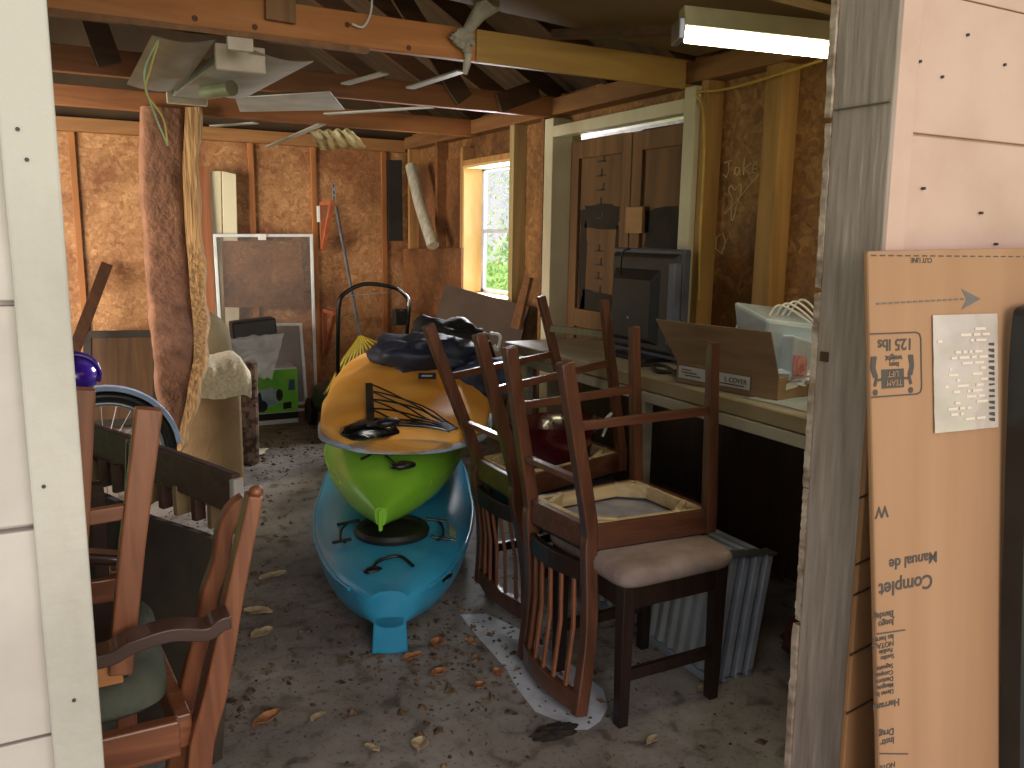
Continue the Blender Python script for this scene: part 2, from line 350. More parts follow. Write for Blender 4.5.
# the worn jamb: flat grey face plus a splintered inner edge in lengths
MB().path([(1.318+JX(z), 1.092, z) for z in (-.1, .8, 1.6, 2.4)], .03, .132, side=(1, 0, 0)).build('jamb_face', GREYP, fr, .003)
m = MB(); rnd = random.Random(3)
for za, zb in ((-.1, .60), (.61, .90), (.905, 1.30), (1.31, 1.62), (1.63, 2.4)):
    pts = []; n = 40; ox = rnd.uniform(-.003, .003)
    for k in range(n+1):
        zz = za+(zb-za)*k/n; pts.append((1.311+JX(zz)+ox+rnd.uniform(-.0012, .0012), 1.165+rnd.uniform(-.0015, .0015), zz))
    m.path(pts, .014, .022, side=(0, 1, 0))
m.build('splintered_edge', CHIP, fr)
B((1.295, 1.128, 1.168), (1.302, 1.146, 1.187)).build('rust_patch', mat('rust_brown', '#4a2c1c'), fr)
B((1.283, 1.03, 1.64), (1.2875, 1.15, 1.6425)).build('seam', mat('seam_dark', '#5c5048'), fr)
struct(B((-.05, 1.05, 2.3), (1.36, 1.17, 3.4)).build('trim_5', WHITE))

for x, z in ((-.036, 1.50), (-.030, 1.47), (-.040, 1.12), (-.028, .86)):
    MB().cyl((x, 1.021, z), (x, 1.0185, z), .0022, 10).build('nail', mat('rusty_nail', '#3a3030'), fl)
for x, z in ((1.375, 1.72), (1.62, 1.74), (1.44, 1.70), (1.60, 1.46), (1.42, 1.50), (1.50, 1.78), (1.66, 1.40)):
    MB().cyl((x, 1.050, z), (x, 1.0435, z), .0028, 10).build('nail', MC['rusty_nail'], fr)
# side window
w1 = struct(MB().box((2.60, 4.70, 1.0), (2.625, 5.38, 1.03)).box((2.60, 4.70, 1.84), (2.625, 5.38, 1.87)).box((2.60, 4.70, 1.0), (2.625, 4.73, 1.87)).box((2.60, 5.345, 1.0), (2.625, 5.38, 1.87)).build('window_1', mat('window_vinyl', '#aab4cf', '#c3cbe0', rough=.4)))
B((2.598, 4.72, 1.42), (2.622, 5.36, 1.445)).build('meeting_rail', MC['window_vinyl'], w1)
GLASS = bpy.data.materials.new('glass'); GLASS.use_nodes = True
nt = GLASS.node_tree; nt.nodes.remove(nt.nodes['Principled BSDF']); tr = nt.nodes.new('ShaderNodeBsdfTransparent'); gl = nt.nodes.new('ShaderNodeBsdfGlossy'); gl.inputs['Roughness'].default_value = .05
mx = nt.nodes.new('ShaderNodeMixShader'); mx.inputs[0].default_value = .06; nt.links.new(tr.outputs[0], mx.inputs[1]); nt.links.new(gl.outputs[0], mx.inputs[2]); nt.links.new(mx.outputs[0], nt.nodes['Material Output'].inputs[0])
for za, zb in ((1.03, 1.42), (1.445, 1.84)): B((2.610, 4.73, za), (2.613, 5.345, zb)).build('pane', GLASS, w1)
m = MB(); m.box((2.46, 5.375, 1.0), (2.60, 5.40, 1.87)); m.box((2.46, 4.70, 1.855), (2.6, 5.38, 1.875)); m.box((2.46, 4.70, .995), (2.6, 5.38, 1.003)); m.build('reveal', mat('raw_pine', '#c9a468', '#e0c08a', (8, 8, 2), .6), w1, .002)

# side doorway: cream frame, two boarded leaves
d1 = MB(); d1.box((2.43, 4.13, 0), (2.56, 4.22, 2.05)); d1.box((2.43, 2.93, 0), (2.56, 3.005, 2.05)); d1.box((2.43, 3.005, 1.945), (2.50, 4.13, 2.005))
d1 = struct(d1.build('door_1', CREAM, bevel=.004))
DLEAF = mat('door_boards', '#4a311a', '#6f4e2b', (14, 9, 1.2), .7, bump=.2, lo=.3, hi=.7)
SOOT = mat('soot_stain', '#15110d', '#2a1e14', (14, 9, 9), .85)
for y0, y1, nm in ((3.01, 3.54, 'a'), (3.55, 4.125, 'b')):
    lf = B((2.57, y0, .02), (2.585, y1, 1.925)).build('door_leaf', DLEAF, d1)
    f_ = MB(); f_.box((2.55, y0, .02), (2.57, y0+.08, 1.925)); f_.box((2.55, y1-.08, .02), (2.57, y1, 1.925)); f_.box((2.55, y0+.08, 1.83), (2.57, y1-.08, 1.925)); f_.box((2.55, y0+.08, .9), (2.57, y1-.08, 1.0))
    f_.build('leaf_frame', wood('leaf_frame', '#54371d', '#75522f'), d1, .003)
for (ya, yb, za, zb) in ((3.10, 3.46, 1.33, 1.56), (3.64, 4.04, 1.44, 1.58), (3.96, 4.04, .9, 1.5), (3.63, 3.69, .9, 1.5), (3.64, 4.04, .9, 1.12)):
    n = 20; pl = []
    for k in range(n):
        a = 2*math.pi*k/n; c, s_ = math.cos(a), math.sin(a); q = rnd.uniform(.8, 1.05)
        pl.append((2.5695, (ya+yb)/2+(yb-ya)/2*q*math.copysign(abs(c)**.5, c), (za+zb)/2+(zb-za)/2*q*math.copysign(abs(s_)**.5, s_)))
    MB().prism(pl, (-.001, 0, 0)).build('soot_stain', SOOT, d1)
STAMP = mat('stamp_ink', '#2d2018')
m = MB()
for k in range(9):
    zz = 1.80-.075*k-(.10 if k > 4 else 0)
    m.box((2.5675, 3.80, zz), (2.5695, 3.88, zz+.008)); m.box((2.5675, 3.81+.02*(k % 2), zz), (2.5695, 3.825+.02*(k % 2), zz+.04))
m.build('stamp_marks', STAMP, d1)

# ================================================================= STACKED COUNTER CHAIRS
def counter_chair(label, nb, nf, fb, ff, tnb, tnf, tfb, tff, bnb, bfb, red=CHW, redx=CHWX, front_rung=True):
    """upside-down chair: seat frame corners (near/far, back/front), leg tips, lower ends of the back posts"""
    c = (V(nb)+V(nf)+V(fb)+V(ff))/4; c.z = min(bnb[2], bfb[2])
    t = thing('counter_chair', c, label, 'chair', 'upside-down counter chairs')
    h = .075; Z = V(0, 0, h/2); I = V(0, 0, h)
    # back posts run from the tip through the seat frame to the back's end in one curved piece
    for s_, tip, cor, bot in ((0, tnb, nb, bnb), (1, tfb, fb, bfb)):
        tip, cor, bot = V(tip), V(cor), V(bot)
        mid = lerp(cor, bot, .5)+V(.018, 0, 0)
        MB().path(bez([tip, lerp(tip, cor+I, .5)+V(.0, 0, 0), cor+I, cor, mid, bot], 5), .036, .042, side=(0, 1, 0)).build('back_leg', red, t, .004, smooth=40)
    for tip, cor in ((tnf, nf), (tff, ff)):
        MB().path([V(tip), V(cor)+I, V(cor)+V(0, 0, .0)], [.03, .036, .036], [.03, .036, .036], side=(0, 1, 0)).build('front_leg', red, t, .003)
    for a, b in ((nb, nf), (fb, ff), (nb, fb), (nf, ff)):
        d = (V(b)-V(a)).normalized(); bar(V(a)+Z+d*.015, V(b)+Z-d*.015, .022, h).build('apron', redx, t, .002)
    # pale inner cleats, corner blocks and the underside of the seat
    ce = (V(nb)+V(nf)+V(fb)+V(ff))/4; inn = [lerp(p, ce, .10)+V(0, 0, h-.02) for p in (nb, nf, ff, fb)]
    m = MB()
    for i in range(4): m.bar(inn[i], inn[(i+1) % 4], .018, .042)
    m.build('inner_cleats', PINE, t, .001)
    for i in range(4):
        a = lerp(inn[i], inn[i-1], .22); b = lerp(inn[i], inn[(i+1) % 4], .22); bar(a+V(0, 0, .003), b+V(0, 0, .003), .016, .046).build('corner_block', PINE, t, .001)
    MB().slab([lerp(p, ce, .07)+V(0, 0, .012) for p in (nb, nf, ff, fb)], .012).build('seat_board', mat('seat_underside', '#8c8a94', '#aaa8b0', (14, 14, 14), .85), t)
    MB().slab([lerp(p, ce, -.03)+V(0, 0, -.012) for p in (nb, nf, ff, fb)], .024).build('seat_cushion', mat('black_vinyl', '#1b1c20', '#26272c', rough=.5), t, .008)
    # stretchers
    def at(tip, cor, k): return lerp(V(tip), V(cor)+I, k)
    bar(at(tnb, nb, .38), at(tnf, nf, .40), .016, .026).build('stretcher', redx, t, .002)
    bar(at(tfb, fb, .38), at(tff, ff, .40), .016, .026).build('stretcher', redx, t, .002)
    bar(at(tnb, nb, .72), at(tfb, fb, .72), .026, .018).build('stretcher', red, t, .002)
    if front_rung: bar(at(tnf, nf, .22), at(tff, ff, .22), .018, .03).build('stretcher', red, t, .002)
    # back: lower rail near the seat, slats, curved top rail
    def bp(k, s_):
        cor, bot = (V(nb), V(bnb)) if s_ == 0 else (V(fb), V(bfb))
        return lerp(cor, bot, k)+V(.018*4*k*(1-k), 0, 0)
    a, b = bp(.14, 0), bp(.14, 1); a2, b2 = bp(.97, 0), bp(.97, 1)
    bow = V(-.03, 0, 0)
    def cur(a, b, w, h, m_, n): MB().path([lerp(a, b, k/8)+bow*(1-(k/4-1)**2) for k in range(9)], h, w, side=(0, 0, 1)).build(n, m_, t, .003)
    cur(a, b, .022, .06, DKW, 'lower_back_rail'); cur(a2+V(0, 0, .022), b2+V(0, 0, .022), .024, .062, red, 'top_rail')
    for k in range(1, 6):
        u = k/6; q = 1-(2*u-1)**2
        p0 = lerp(a, b, u)+bow*q; p1 = lerp(a2, b2, u)+bow*q+V(0, 0, .045); pm = (p0+p1)/2+V(.012, 0, 0)
        MB().path([p0, pm, p1], .014, .010, side=(0, 1, 0)).build('slat', OAK, t, .002)
    return t
counter_chair('cherry wood counter chair upside down on the beige stool, nearer of the two upturned',
    (1.29, 1.93, .50), (1.715, 1.90, .50), (1.262, 2.23, .50), (1.70, 2.26, .50),
    (1.173,1.900,1.067), (1.691,1.900,1.098), (1.159,2.200,1.071), (1.663,2.260,1.110), (1.235, 1.87, .02), (1.245, 2.22, .03), front_rung=False)
counter_chair('cherry wood counter chair upside down beside the kayaks, the farther of the two stacked chairs',
    (1.335, 2.47, .49), (1.89, 2.62, .49), (1.335, 2.78, .49), (1.865, 2.93, .49),
    (1.188,2.470,1.080), (1.783,2.620,1.168), (1.133,2.780,1.080), (1.687,2.930,1.163), (1.36, 2.40, .05), (1.35, 2.77, .06))

def stool(x0, y0, x1, y1, h, cush, label, grp=None):
    t = thing('stool', ((x0+x1)/2, (y0+y1)/2, 0), label, 'stool', grp)
    for x, y in ((x0, y0), (x1, y0), (x0, y1), (x1, y1)):
        bar((x, y, h-.01), (x, y, 0), .042, .042, w2=.032, h2=.032).build('leg', DKW, t, .002)
    for a, b in (((x0, y0), (x1, y0)), ((x0, y1), (x1, y1)), ((x0, y0), (x0, y1)), ((x1, y0), (x1, y1))):
        bar((*a, h-.045), (*b, h-.045), .022, .08).build('apron', DKW, t, .002)
    bar((x0, y0, .155), (x1, y0, .155), .02, .035).build('stretcher', DKW, t, .002)
    bar((x0, y1, .155), (x1, y1, .155), .02, .035).build('stretcher', DKW, t, .002)
    c = MB(); rings = []
    for z, e in ((-.012, .0), (-.006, .020), (.010, .030), (.030, .030), (.044, .020), (.054, -.004)):
        r = []
        for k in range(40):
            a = 2*math.pi*k/40; cx_ = math.copysign(abs(math.cos(a))**.18, math.cos(a)); cy_ = math.copysign(abs(math.sin(a))**.18, math.sin(a))
            r.append(V((x0+x1)/2+cx_*((x1-x0)/2+e+.01), (y0+y1)/2+cy_*((y1-y0)/2+e+.01), h+z-.004+.003*noise.noise(V(a*2, z*30, x0))))
        rings.append(r)
    c.loft(rings).build('cushion', cush, t, smooth=50)
    return t
stool(1.335, 1.80, 1.675, 2.15, .445, mat('beige_suede', '#7d6a62', '#9a8880', (9, 9, 9), .9, bump=.3, bscale=60), 'dark stool with a worn beige suede seat under the upside-down chair', 'dark stools under the chairs')
stool(1.44, 2.55, 1.80, 2.86, .43, mat('black_seat', '#15161a', '#202228', rough=.5), 'dark stool with a black seat behind the beige one, under the farther chair', 'dark stools under the chairs')

# dark red tub caught in the farther chair
t = thing('plastic_tub', (1.64, 2.72, .51), 'glossy dark red plastic tub with a white handle in the upturned chair', 'tub')
rg = []
for z, a in ((0, .13), (.01, .15), (.12, .175), (.15, .19), (.165, .20), (.15, .185), (.10, .15)):
    rg.append([V(1.64+a*1.0*math.cos(q*math.pi/14), 2.72+a*.72*math.sin(q*math.pi/14), .53+z) for q in range(28)])
MB().loft(rg).build('body', mat('dark_red_plastic', '#3a0a0e', '#4d1016', rough=.18, coat=.6), t, smooth=50)
tube(bez([(1.80, 2.66, .66), (1.83, 2.62, .72), (1.86, 2.66, .70), (1.84, 2.68, .62)], 6), .006).build('handle', WPL, t, smooth=60)

# ================================================================= GREY SHUTTER PANELS under the stool
PG = mat('panel_grey', '#85888a', '#9b9ea0', (5, 5, 5), .5, bump=.05)
panels = ['nearest the stool legs', 'second from the stool', 'third from the stool', 'farthest from the stool, by the counter']
root = None
def corr_panel(i):
    x0 = 1.725+.05*i; y0, y1 = 1.84, 2.60; hh = .41-.006*i
    lx = .055
    t = thing('folding_panel', (x0, (y0+y1)/2, 0), 'grey ribbed metal panel leaning in a row, '+panels[i], 'panel', 'grey ribbed panels leaning under the stool')
    m = MB(); n = 56; A = []; Bq = []
    for k in range(n+1):
        y = y0+.02+(y1-y0-.04)*k/n; dx = .005*(1 if (k//2) % 2 else -1)
        A.append((x0+dx-.004, y, .03)); Bq.append((x0+lx+dx-.004, y, hh-.02))
    vs = []; fs = []
    for k in range(n+1): vs += [A[k], Bq[k], V(A[k])+V(.006, 0, 0), V(Bq[k])+V(.006, 0, 0)]
    for k in range(n):
        a = 4*k; fs += [(a, a+4, a+5, a+1), (a+2, a+6, a+7, a+3), (a, a+4, a+6, a+2), (a+1, a+5, a+7, a+3)]
    m.add(vs, fs).build('ribbed_sheet', PG, t)
    m = MB().bar((x0, y0, .002+.012), (x0, y1, .014), .026, .026).bar((x0+lx, y0, hh), (x0+lx, y1, hh), .026, .026)
    m.bar((x0, y0+.012, .012), (x0+lx, y0+.012, hh), .026, .024, up=(0, 1, 0)).bar((x0, y1-.012, .012), (x0+lx, y1-.012, hh), .026, .024, up=(0, 1, 0))
    fm_ = m.build('frame', mat('panel_frame', '#9aa2b0', '#b4bcc8', (9, 9, 9), .4, metal=.4), t, .004)
    B((x0+lx-.01, y0-.004, hh+.01), (x0+lx+.03, y0+.05, hh+.018)).build('latch', STEEL, fm_, .002)
for i in range(4): corr_panel(i)

# ================================================================= KAYAKS
def hull(parent, name, m_, S, d, L, half, keel, deck, side_z, n=44, pw=.7, dome=.06):
    """hull around the axis S + d*s; half/keel/deck are functions of u = s/L"""
    d = V(d).normalized(); r = V(d.y, -d.x, 0); rings = []
    for i in range(n+1):
        u = i/n; c = V(S)+d*(u*L); w_ = half(u); k = keel(u); zz = deck(u); sz = side_z(u); ring = []
        for a in range(32):
            th = 2*math.pi*a/32; cs, sn = math.cos(th), math.sin(th)
            x = math.copysign(abs(cs)**pw, cs)*w_
            if sn >= 0: z = sz+(zz-sz)*sn**1.0
            else: z = sz-(sz-k)*abs(sn)**.8
            ring.append(c+r*x+V(0, 0, z))
        rings.append(ring)
    return MB().loft(rings).build(name, m_, parent, smooth=60)
def interp(tab):
    def f(u):
        for (a, x), (b, y) in zip(tab, tab[1:]):
            if u <= b: t = (u-a)/(b-a); return x+(y-x)*t
        return tab[-1][1]
    return f
def sm(tab):
    g = interp(tab)
    return lambda u: (g(max(0, u-.02))+g(u)*2+g(min(1, u+.02)))/4
BS = V(.875, 2.49, 0); BD = V(.36, .933, 0).normalized(); BR = V(BD.y, -BD.x, 0); BLn = 3.0
KB = mat('kayak_blue', '#2888ae', '#40a0c6', (2.5, 2.5, 2.5), .32, lo=.3, hi=.7, coat=.2)
KBT = mat('kayak_teal', '#2f6d62', '#3b7d78', (2.5, 2.5, 2.5), .4)
KG = mat('kayak_green', '#76b42c', '#8fca40', (3, 3, 3), .3, coat=.25)
def bw(s, r, z): return BS+BD*s+BR*r+V(0, 0, z)
kb = thing('kayak', BS, 'blue sit-in kayak lying on the concrete floor at the bottom of the pile', 'kayak', 'pile of kayaks')
blue_half = sm([(0, .05), (.02, .115), (.06, .19), (.12, .255), (.2, .31), (.3, .345), (.5, .35), (.7, .30), (.85, .19), (.96, .07), (1, .01)])
blue_deck = sm([(0, .225), (.05, .25), (.2, .275), (.4, .27), (.7, .3), (1, .36)])
hull(kb, 'hull', KB, BS, BD, BLn, blue_half, sm([(0, .10), (.05, .05), (.12, .01), (.85, .01), (1, .2)]), blue_deck, sm([(0, .185), (.1, .20), (.5, .2), (1, .3)]))
# gunwale seam
tube([bw(BLn*u, -blue_half(u)*1.003, .195+.015*u) for u in [k/30 for k in range(1, 30)]], .008).build('seam_ridge', KB, kb, smooth=60)
tube([bw(BLn*u, blue_half(u)*1.003, .195+.015*u) for u in [k/30 for k in range(1, 30)]], .008).build('seam_ridge', KB, kb, smooth=60)
# flat tail below the stern
rg = []
for s_, hw, z0, z1 in ((.0, .062, .0, .14), (.04, .060, 0, .17), (.16, .045, 0, .14), (.30, .02, 0, .06)):
    rg.append([bw(s_, -hw, z0), bw(s_, hw, z0), bw(s_, hw*.85, z1), bw(s_, -hw*.85, z1)])
MB().loft(rg).build('tail_fin', KB, kb, .006, smooth=40)
# round black hatch, its ring, cord loops, cup recess, handle
def disc(c, r, h, n=36): return MB().loft([[V(c)+BR*(r*k*math.cos(2*math.pi*a/n))+BD*(r*k*math.sin(2*math.pi*a/n))+V(0, 0, z) for a in range(n)] for k, z in ((1.0, 0), (1.03, h*.5), (.97, h), (.8, h*1.1), (.78, h*.7), (.3, h*.9), (.001, h))])
lab(disc(bw(.46, .0, .262), .14, .03).build('hatch_cover', mat('black_rubber', '#16180f', '#22251a', rough=.55), kb, smooth=40), 'round black hatch cover')
for sd_ in (-1, 1):
    pts = bez([bw(.37, sd_*.17, .262), bw(.37, sd_*.19, .275), bw(.47, sd_*.195, .275), bw(.56, sd_*.18, .27)], 6); tube(pts, .005).build('bungee_loop', BLKP, kb, smooth=60)
    tube([bw(.37, sd_*.15, .275), bw(.37, sd_*.22, .262)], .006).build('bungee_loop', BLKP, kb, smooth=60)
    tube([bw(.57, sd_*.13, .278), bw(.57, sd_*.22, .262)], .006).build('bungee_loop', BLKP, kb, smooth=60)
tube(bez([bw(.13, -.07, .246), bw(.18, -.04, .262), (bw(.20, .03, .27)), bw(.15, .08, .252)], 8), .006).build('carry_cord', BLKP, kb, smooth=60)
MB().blob(bw(.14, -.06, .244), (.035, .02, .012), 2).build('toggle', BLKP, kb, smooth=60)
rim = [bw(1.15+.45*math.sin(2*math.pi*a/36), .22*math.cos(2*math.pi*a/36), .295) for a in range(36)]
tube(rim, .018, closed=True).build('cockpit_rim', KB, kb, smooth=60)
MB().loft([[V(p)+V(0, 0, -.005) for p in rim], [lerp(p, bw(1.15, 0, .29), .05) for p in rim]], cap=True).build('cockpit_opening', BLKP, kb)
text('script_logo', 'Cruise', bw(.36, .245, .256), BD, -BR+V(0, 0, .35), .06, mat('tan_ink', '#8a8a64'), kb, depth=.001, shear=.3)
c = bw(.17, .176, .165); np_ = MB().slab([c, c+BD*.075+BR*.04, c+BD*.075+BR*.04+V(0, 0, .03), c+V(0, 0, .03)], -.006).build('name_plate', WPL, kb)
MB().slab([c+BR*.007+BD*.01+V(0, 0, .008), c+BR*.042+BD*.065+V(0, 0, .008), c+BR*.042+BD*.065+V(0, 0, .022), c+BR*.007+BD*.01+V(0, 0, .022)], .003).build('name_plate_mark', BLKP, np_)

GS = V(.94, 2.76, 0); GD = V(.40, .916, 0).normalized(); GR = V(GD.y, -GD.x, 0)
def gw(s, r, z): return GS+GD*s+GR*r+V(0, 0, z)
kg = thing('kayak', GS+V(0, 0, .3), 'lime green kayak lying on top of the blue one', 'kayak', 'pile of kayaks')
ghalf = sm([(0, .012), (.04, .09), (.10, .18), (.18, .255), (.28, .31), (.5, .34), (.75, .28), (.95, .06), (1, .01)])
hull(kg, 'hull', KG, GS, GD, 2.7, ghalf, sm([(0, .36), (.04, .33), (.12, .30), (.8, .30), (1, .45)]), sm([(0, .42), (.06, .50), (.15, .555), (.4, .57), (1, .60)]), sm([(0, .41), (.1, .44), (.5, .45), (1, .52)]), pw=.8)
tube([gw(2.7*u, -ghalf(u)*1.0, .44) for u in [k/30 for k in range(3, 30)]], .006).build('seam_ridge', KG, kg, smooth=60)
tube([gw(2.7*u, ghalf(u)*1.0, .44) for u in [k/30 for k in range(3, 30)]], .006).build('seam_ridge', KG, kg, smooth=60)
MB().loft([[gw(.05+.0, 0, .405)+V(dx, 0, dz) for dx, dz in ((-.004, 0), (.004, 0), (.004, .01), (-.004, .01))], [gw(-.012, 0, .36)+V(dx, 0, dz) for dx, dz in ((-.008, -.02), (.008, -.02), (.008, .06), (-.008, .06))]]).build('bow_edge', KG, kg, .003)
for a, b in (((.42, -.17), (.68, .13)), ((.40, .06), (.62, -.22))):
    tube([gw(a[0], a[1], .545), gw((a[0]+b[0])/2, (a[1]+b[1])/2, .575), gw(b[0], b[1], .55)], .006).build('bungee_cord', BLKP, kg, smooth=60)
tube(bez([gw(.30, -.10, .525), gw(.33, -.03, .55), gw(.24, .02, .54), gw(.20, .05, .525)], 6), .005).build('carry_cord', BLKP, kg, smooth=60)
MB().blob(gw(.20, .07, .528), (.05, .028, .016), 4).build('carry_handle', BLKP, kg, smooth=60)

# orange inflatable on top
OS = V(1.09, 2.95, 0); OD = V(.40, .916, 0).normalized(); OR = V(OD.y, -OD.x, 0)
def ow(s, r, z): return OS+OD*s+OR*r+V(0, 0, z)
FO = mat('orange_fabric', '#e6992e', '#f6b858', (5, 5, 5), .55, bump=.35, bscale=9, lo=.3, hi=.7)
ko = thing('inflatable_kayak', OS+V(0, 0, .57), 'orange inflatable kayak with black bungee lacing on top of the pile', 'inflatable kayak', 'pile of kayaks')
oh = sm([(0, .20), (.03, .27), (.10, .33), (.3, .37), (.6, .38), (.8, .34), (.93, .22), (1, .08)])
otop_c = sm([(0, .05), (.06, .085), (.2, .12), (.4, .16), (.6, .18), (.85, .16), (1, .08)])
OZ = sm([(0, .625), (.3, .64), (1, .68)])
rings = []
for i in range(49):
    u = i/48; hw = oh(u); ring = []
    for a in range(40):
        th = 2*math.pi*a/40; cs, sn = math.cos(th), math.sin(th)
        x = math.copysign(abs(cs)**.75, cs)*hw; top = otop_c(u)
        z = OZ(u)+(sn*top if sn > 0 else sn*.06)
        z += .012*noise.noise(V(u*9, cs*3, sn*3))
        ring.append(ow(u*1.5-.05*(1-cs*cs)*0, x, z))
    rings.append(ring)
MB().loft(rings).build('hull_tubes', FO, ko, smooth=70)
rings = []
for i in range(25):
    u = i/24; hw = oh(u)
    ring = [ow(u*1.25, math.copysign(abs(math.cos(2*math.pi*a/24))**.75, math.cos(2*math.pi*a/24))*(hw+.004), .592+.03*math.sin(2*math.pi*a/24)) for a in range(24)]
    rings.append(ring)
lab(MB().loft(rings).build('bottom_skin', mat('grey_blue_fabric', '#7d8ea8', '#a3aebf', (7, 7, 7), .6, bump=.2), ko, smooth=60), 'grey-blue bottom skin')
MB().blob(ow(.035, -.10, .655), (.14, .08, .042), 5, amp=.12).build('bow_guard', mat('glossy_black_vinyl', '#0c0c0d', rough=.2, coat=.5), ko, smooth=60)
def otop(s, r):
    u = s/1.25; hw = oh(u); q = min(.999, abs(r)/hw)
    cs = q**(1/.75); return OZ(u)+math.sqrt(1-cs*cs)*otop_c(u)+.012
def onto(p, e=.0):
    p = V(p); d = p-OS; s_, r_ = d.dot(OD), d.dot(OR); return V(p.x, p.y, otop(max(.02, s_), r_)+e)
Q = [V((1.086,3.319,0.770)), V((1.284,2.849,0.780)), V((1.215,2.767,0.740)), V((0.959,2.915,0.710))]
def lac(u, v, e=.004): return onto(lerp(lerp(Q[0], Q[1], u), lerp(Q[3], Q[2], u), v), e)
MB().path([lac(0, k/6, .002) for k in range(7)], .008, .03, side=(0, 0, 1)).build('lacing_strip', BLKP, ko)
MB().path([lac(k/8, 1, .002) for k in range(9)], .006, .014, side=(0, 0, 1)).build('lacing_strip', BLKP, ko)
for k in range(5):
    for d_ in (0, 1):
        a, b = (k/5, (k+1.4)/5) if d_ else ((k+1.0)/5, (k-.4)/5)
        b = min(1, max(0, b)); tube([lac(q/8, a+(b-a)*q/8) for q in range(9)], .0035, 6).build('bungee_lace', BLKP, ko, smooth=60)
MB().blob(onto((1.020,2.899,0.700), .008), (.05, .03, .018), 6).build('valve', BLKP, ko, smooth=60)
c = onto((1.278,3.247,0.760), .012); a_ = OR*.075+V(0, 0, 0); b_ = V(OD.x, OD.y, .35).normalized()*.05
bp_ = MB().slab([c, c+a_, c+a_+b_, c+b_], .003).build('brand_patch', mat('navy_patch', '#1d2b48'), ko)
MB().slab([c+a_*.2+b_*.25+V(0, 0, .005), c+a_*.8+b_*.25+V(0, 0, .005), c+a_*.8+b_*.45+V(0, 0, .005), c+a_*.2+b_*.45+V(0, 0, .005)], .002).build('patch_print', WPL, bp_)

# bags heaped on the inflatable
def heap(name, c, r, m_, seed, label, cat, amp=.3, p=.8):
    o = MB().blob(c, r, seed, amp=amp, freq=2.0, nu=36, nv=22, p=p).build(name, m_, smooth=70); return tag(o, label, cat)
NAVY = mat('navy_nylon', '#1b2233', '#262f45', (8, 8, 8), .5, bump=.3, bscale=14)
heap('duffel_bag', (1.447,3.600,0.841), (.235, .20, .10), NAVY, 3, 'navy nylon duffel bag slumped on the orange inflatable', 'bag')
t = heap('gear_bag', (1.630,3.750,0.831), (.20, .2, .16), mat('black_nylon', '#0d0e10', '#17181b', rough=.6), 9, 'black gear bag behind the navy duffel bag', 'bag')
heap('pillow', (1.665,3.650,0.842), (.12, .07, .10), mat('sage_cloth', '#6b6f58', '#80836b', (9, 9, 9), .9), 12, 'sage green pillow showing between the chair legs', 'pillow', .15)
heap('life_jacket', (1.654,3.350,0.762), (.14, .12, .09), mat('jacket_blue', '#1a2438', '#3c4a66', (14, 4, 4), .7), 15, 'dark blue life jacket with pale straps behind the chair legs', 'life jacket')
heap('plastic_bag', (1.725,3.300,0.793), (.045, .05, .05), WPL, 21, 'crumpled white plastic bag by the dark blue life jacket', 'bag', .5)
tag(tube(bez([(1.791,3.600,0.935), (1.821,3.550,0.925), (1.780,3.500,0.865), (1.764,3.500,0.890)], 6), .008).build('strap', WPL, smooth=60), 'short white webbing strap hanging over the black bag', 'strap')

# ================================================================= BACK OF THE SHED
# brown insulation batt hanging from the third joist
t = thing('insulation_batt', (.70, 5.22, .0), 'tall brown fibre insulation batt hanging from the third joist', 'insulation')
FIB = mat('brown_fibre', '#5a3a2a', '#8a614a', (9, 9, 5), .95, bump=1, lo=.3, hi=.7, bscale=30)
KRF = mat('kraft_paper', '#7d5c3a', '#b08a5a', (60, 60, 4), .85, bump=1.0)
LE = [(0.419,5.220,2.068), (0.391,5.220,1.678), (0.388,5.200,1.290), (0.376,4.950,0.971), (0.364,4.680,0.785), (0.357,4.520,0.574), (0.395,4.480,0.370), (0.411,4.460,0.267)]
RE = [(0.654,5.220,2.087), (0.623,5.220,1.688), (0.623,5.200,1.291), (0.603,4.950,0.965), (0.570,4.680,0.775), (0.505,4.520,0.563), (0.452,4.480,0.364), (0.430,4.460,0.265)]
PE = [(0.729,5.220,2.094), (0.694,5.220,1.691), (0.700,5.200,1.292), (0.672,4.950,0.963), (0.626,4.680,0.772), (0.554,4.520,0.559), (0.481,4.480,0.361), (0.444,4.460,0.263)]
LE, RE, PE = bez(LE, 7), bez(RE, 7), bez(PE, 7); rg = []
for i, (a, b) in enumerate(zip(LE, RE)):
    c_ = (a+b)/2; hw = (b-a).length/2; r = []; u = i/len(LE)
    for k in range(28):
        th = 2*math.pi*k/28; cs, sn = math.cos(th), math.sin(th); q = 1+.10*noise.noise(V(cs*2, sn*2, u*14))+.05*noise.noise(V(cs*5, sn*5, u*40))
        r.append(V(c_.x+math.copysign(abs(cs)**.5, cs)*hw*q, c_.y+.02+math.copysign(abs(sn)**.6, sn)*.055*q, c_.z))
    rg.append(r)
MB().loft(rg).build('fibre', FIB, t, smooth=70)
rg = []
for i, (a, b) in enumerate(zip(RE, PE)):
    o_ = V(.006*math.sin(i*.9), -.012+.012*noise.noise(V(i*.4, 0, 0)), 0)
    rg.append([a+V(-.01, -.03, 0)+o_*.3, b+V(-.01, -.035, 0)+o_, b+V(.012, .01, 0)+o_*1.5, b+V(0, .07, 0), a+V(0, .06, 0)])
MB().loft(rg).build('paper_facing', KRF, t, smooth=50)

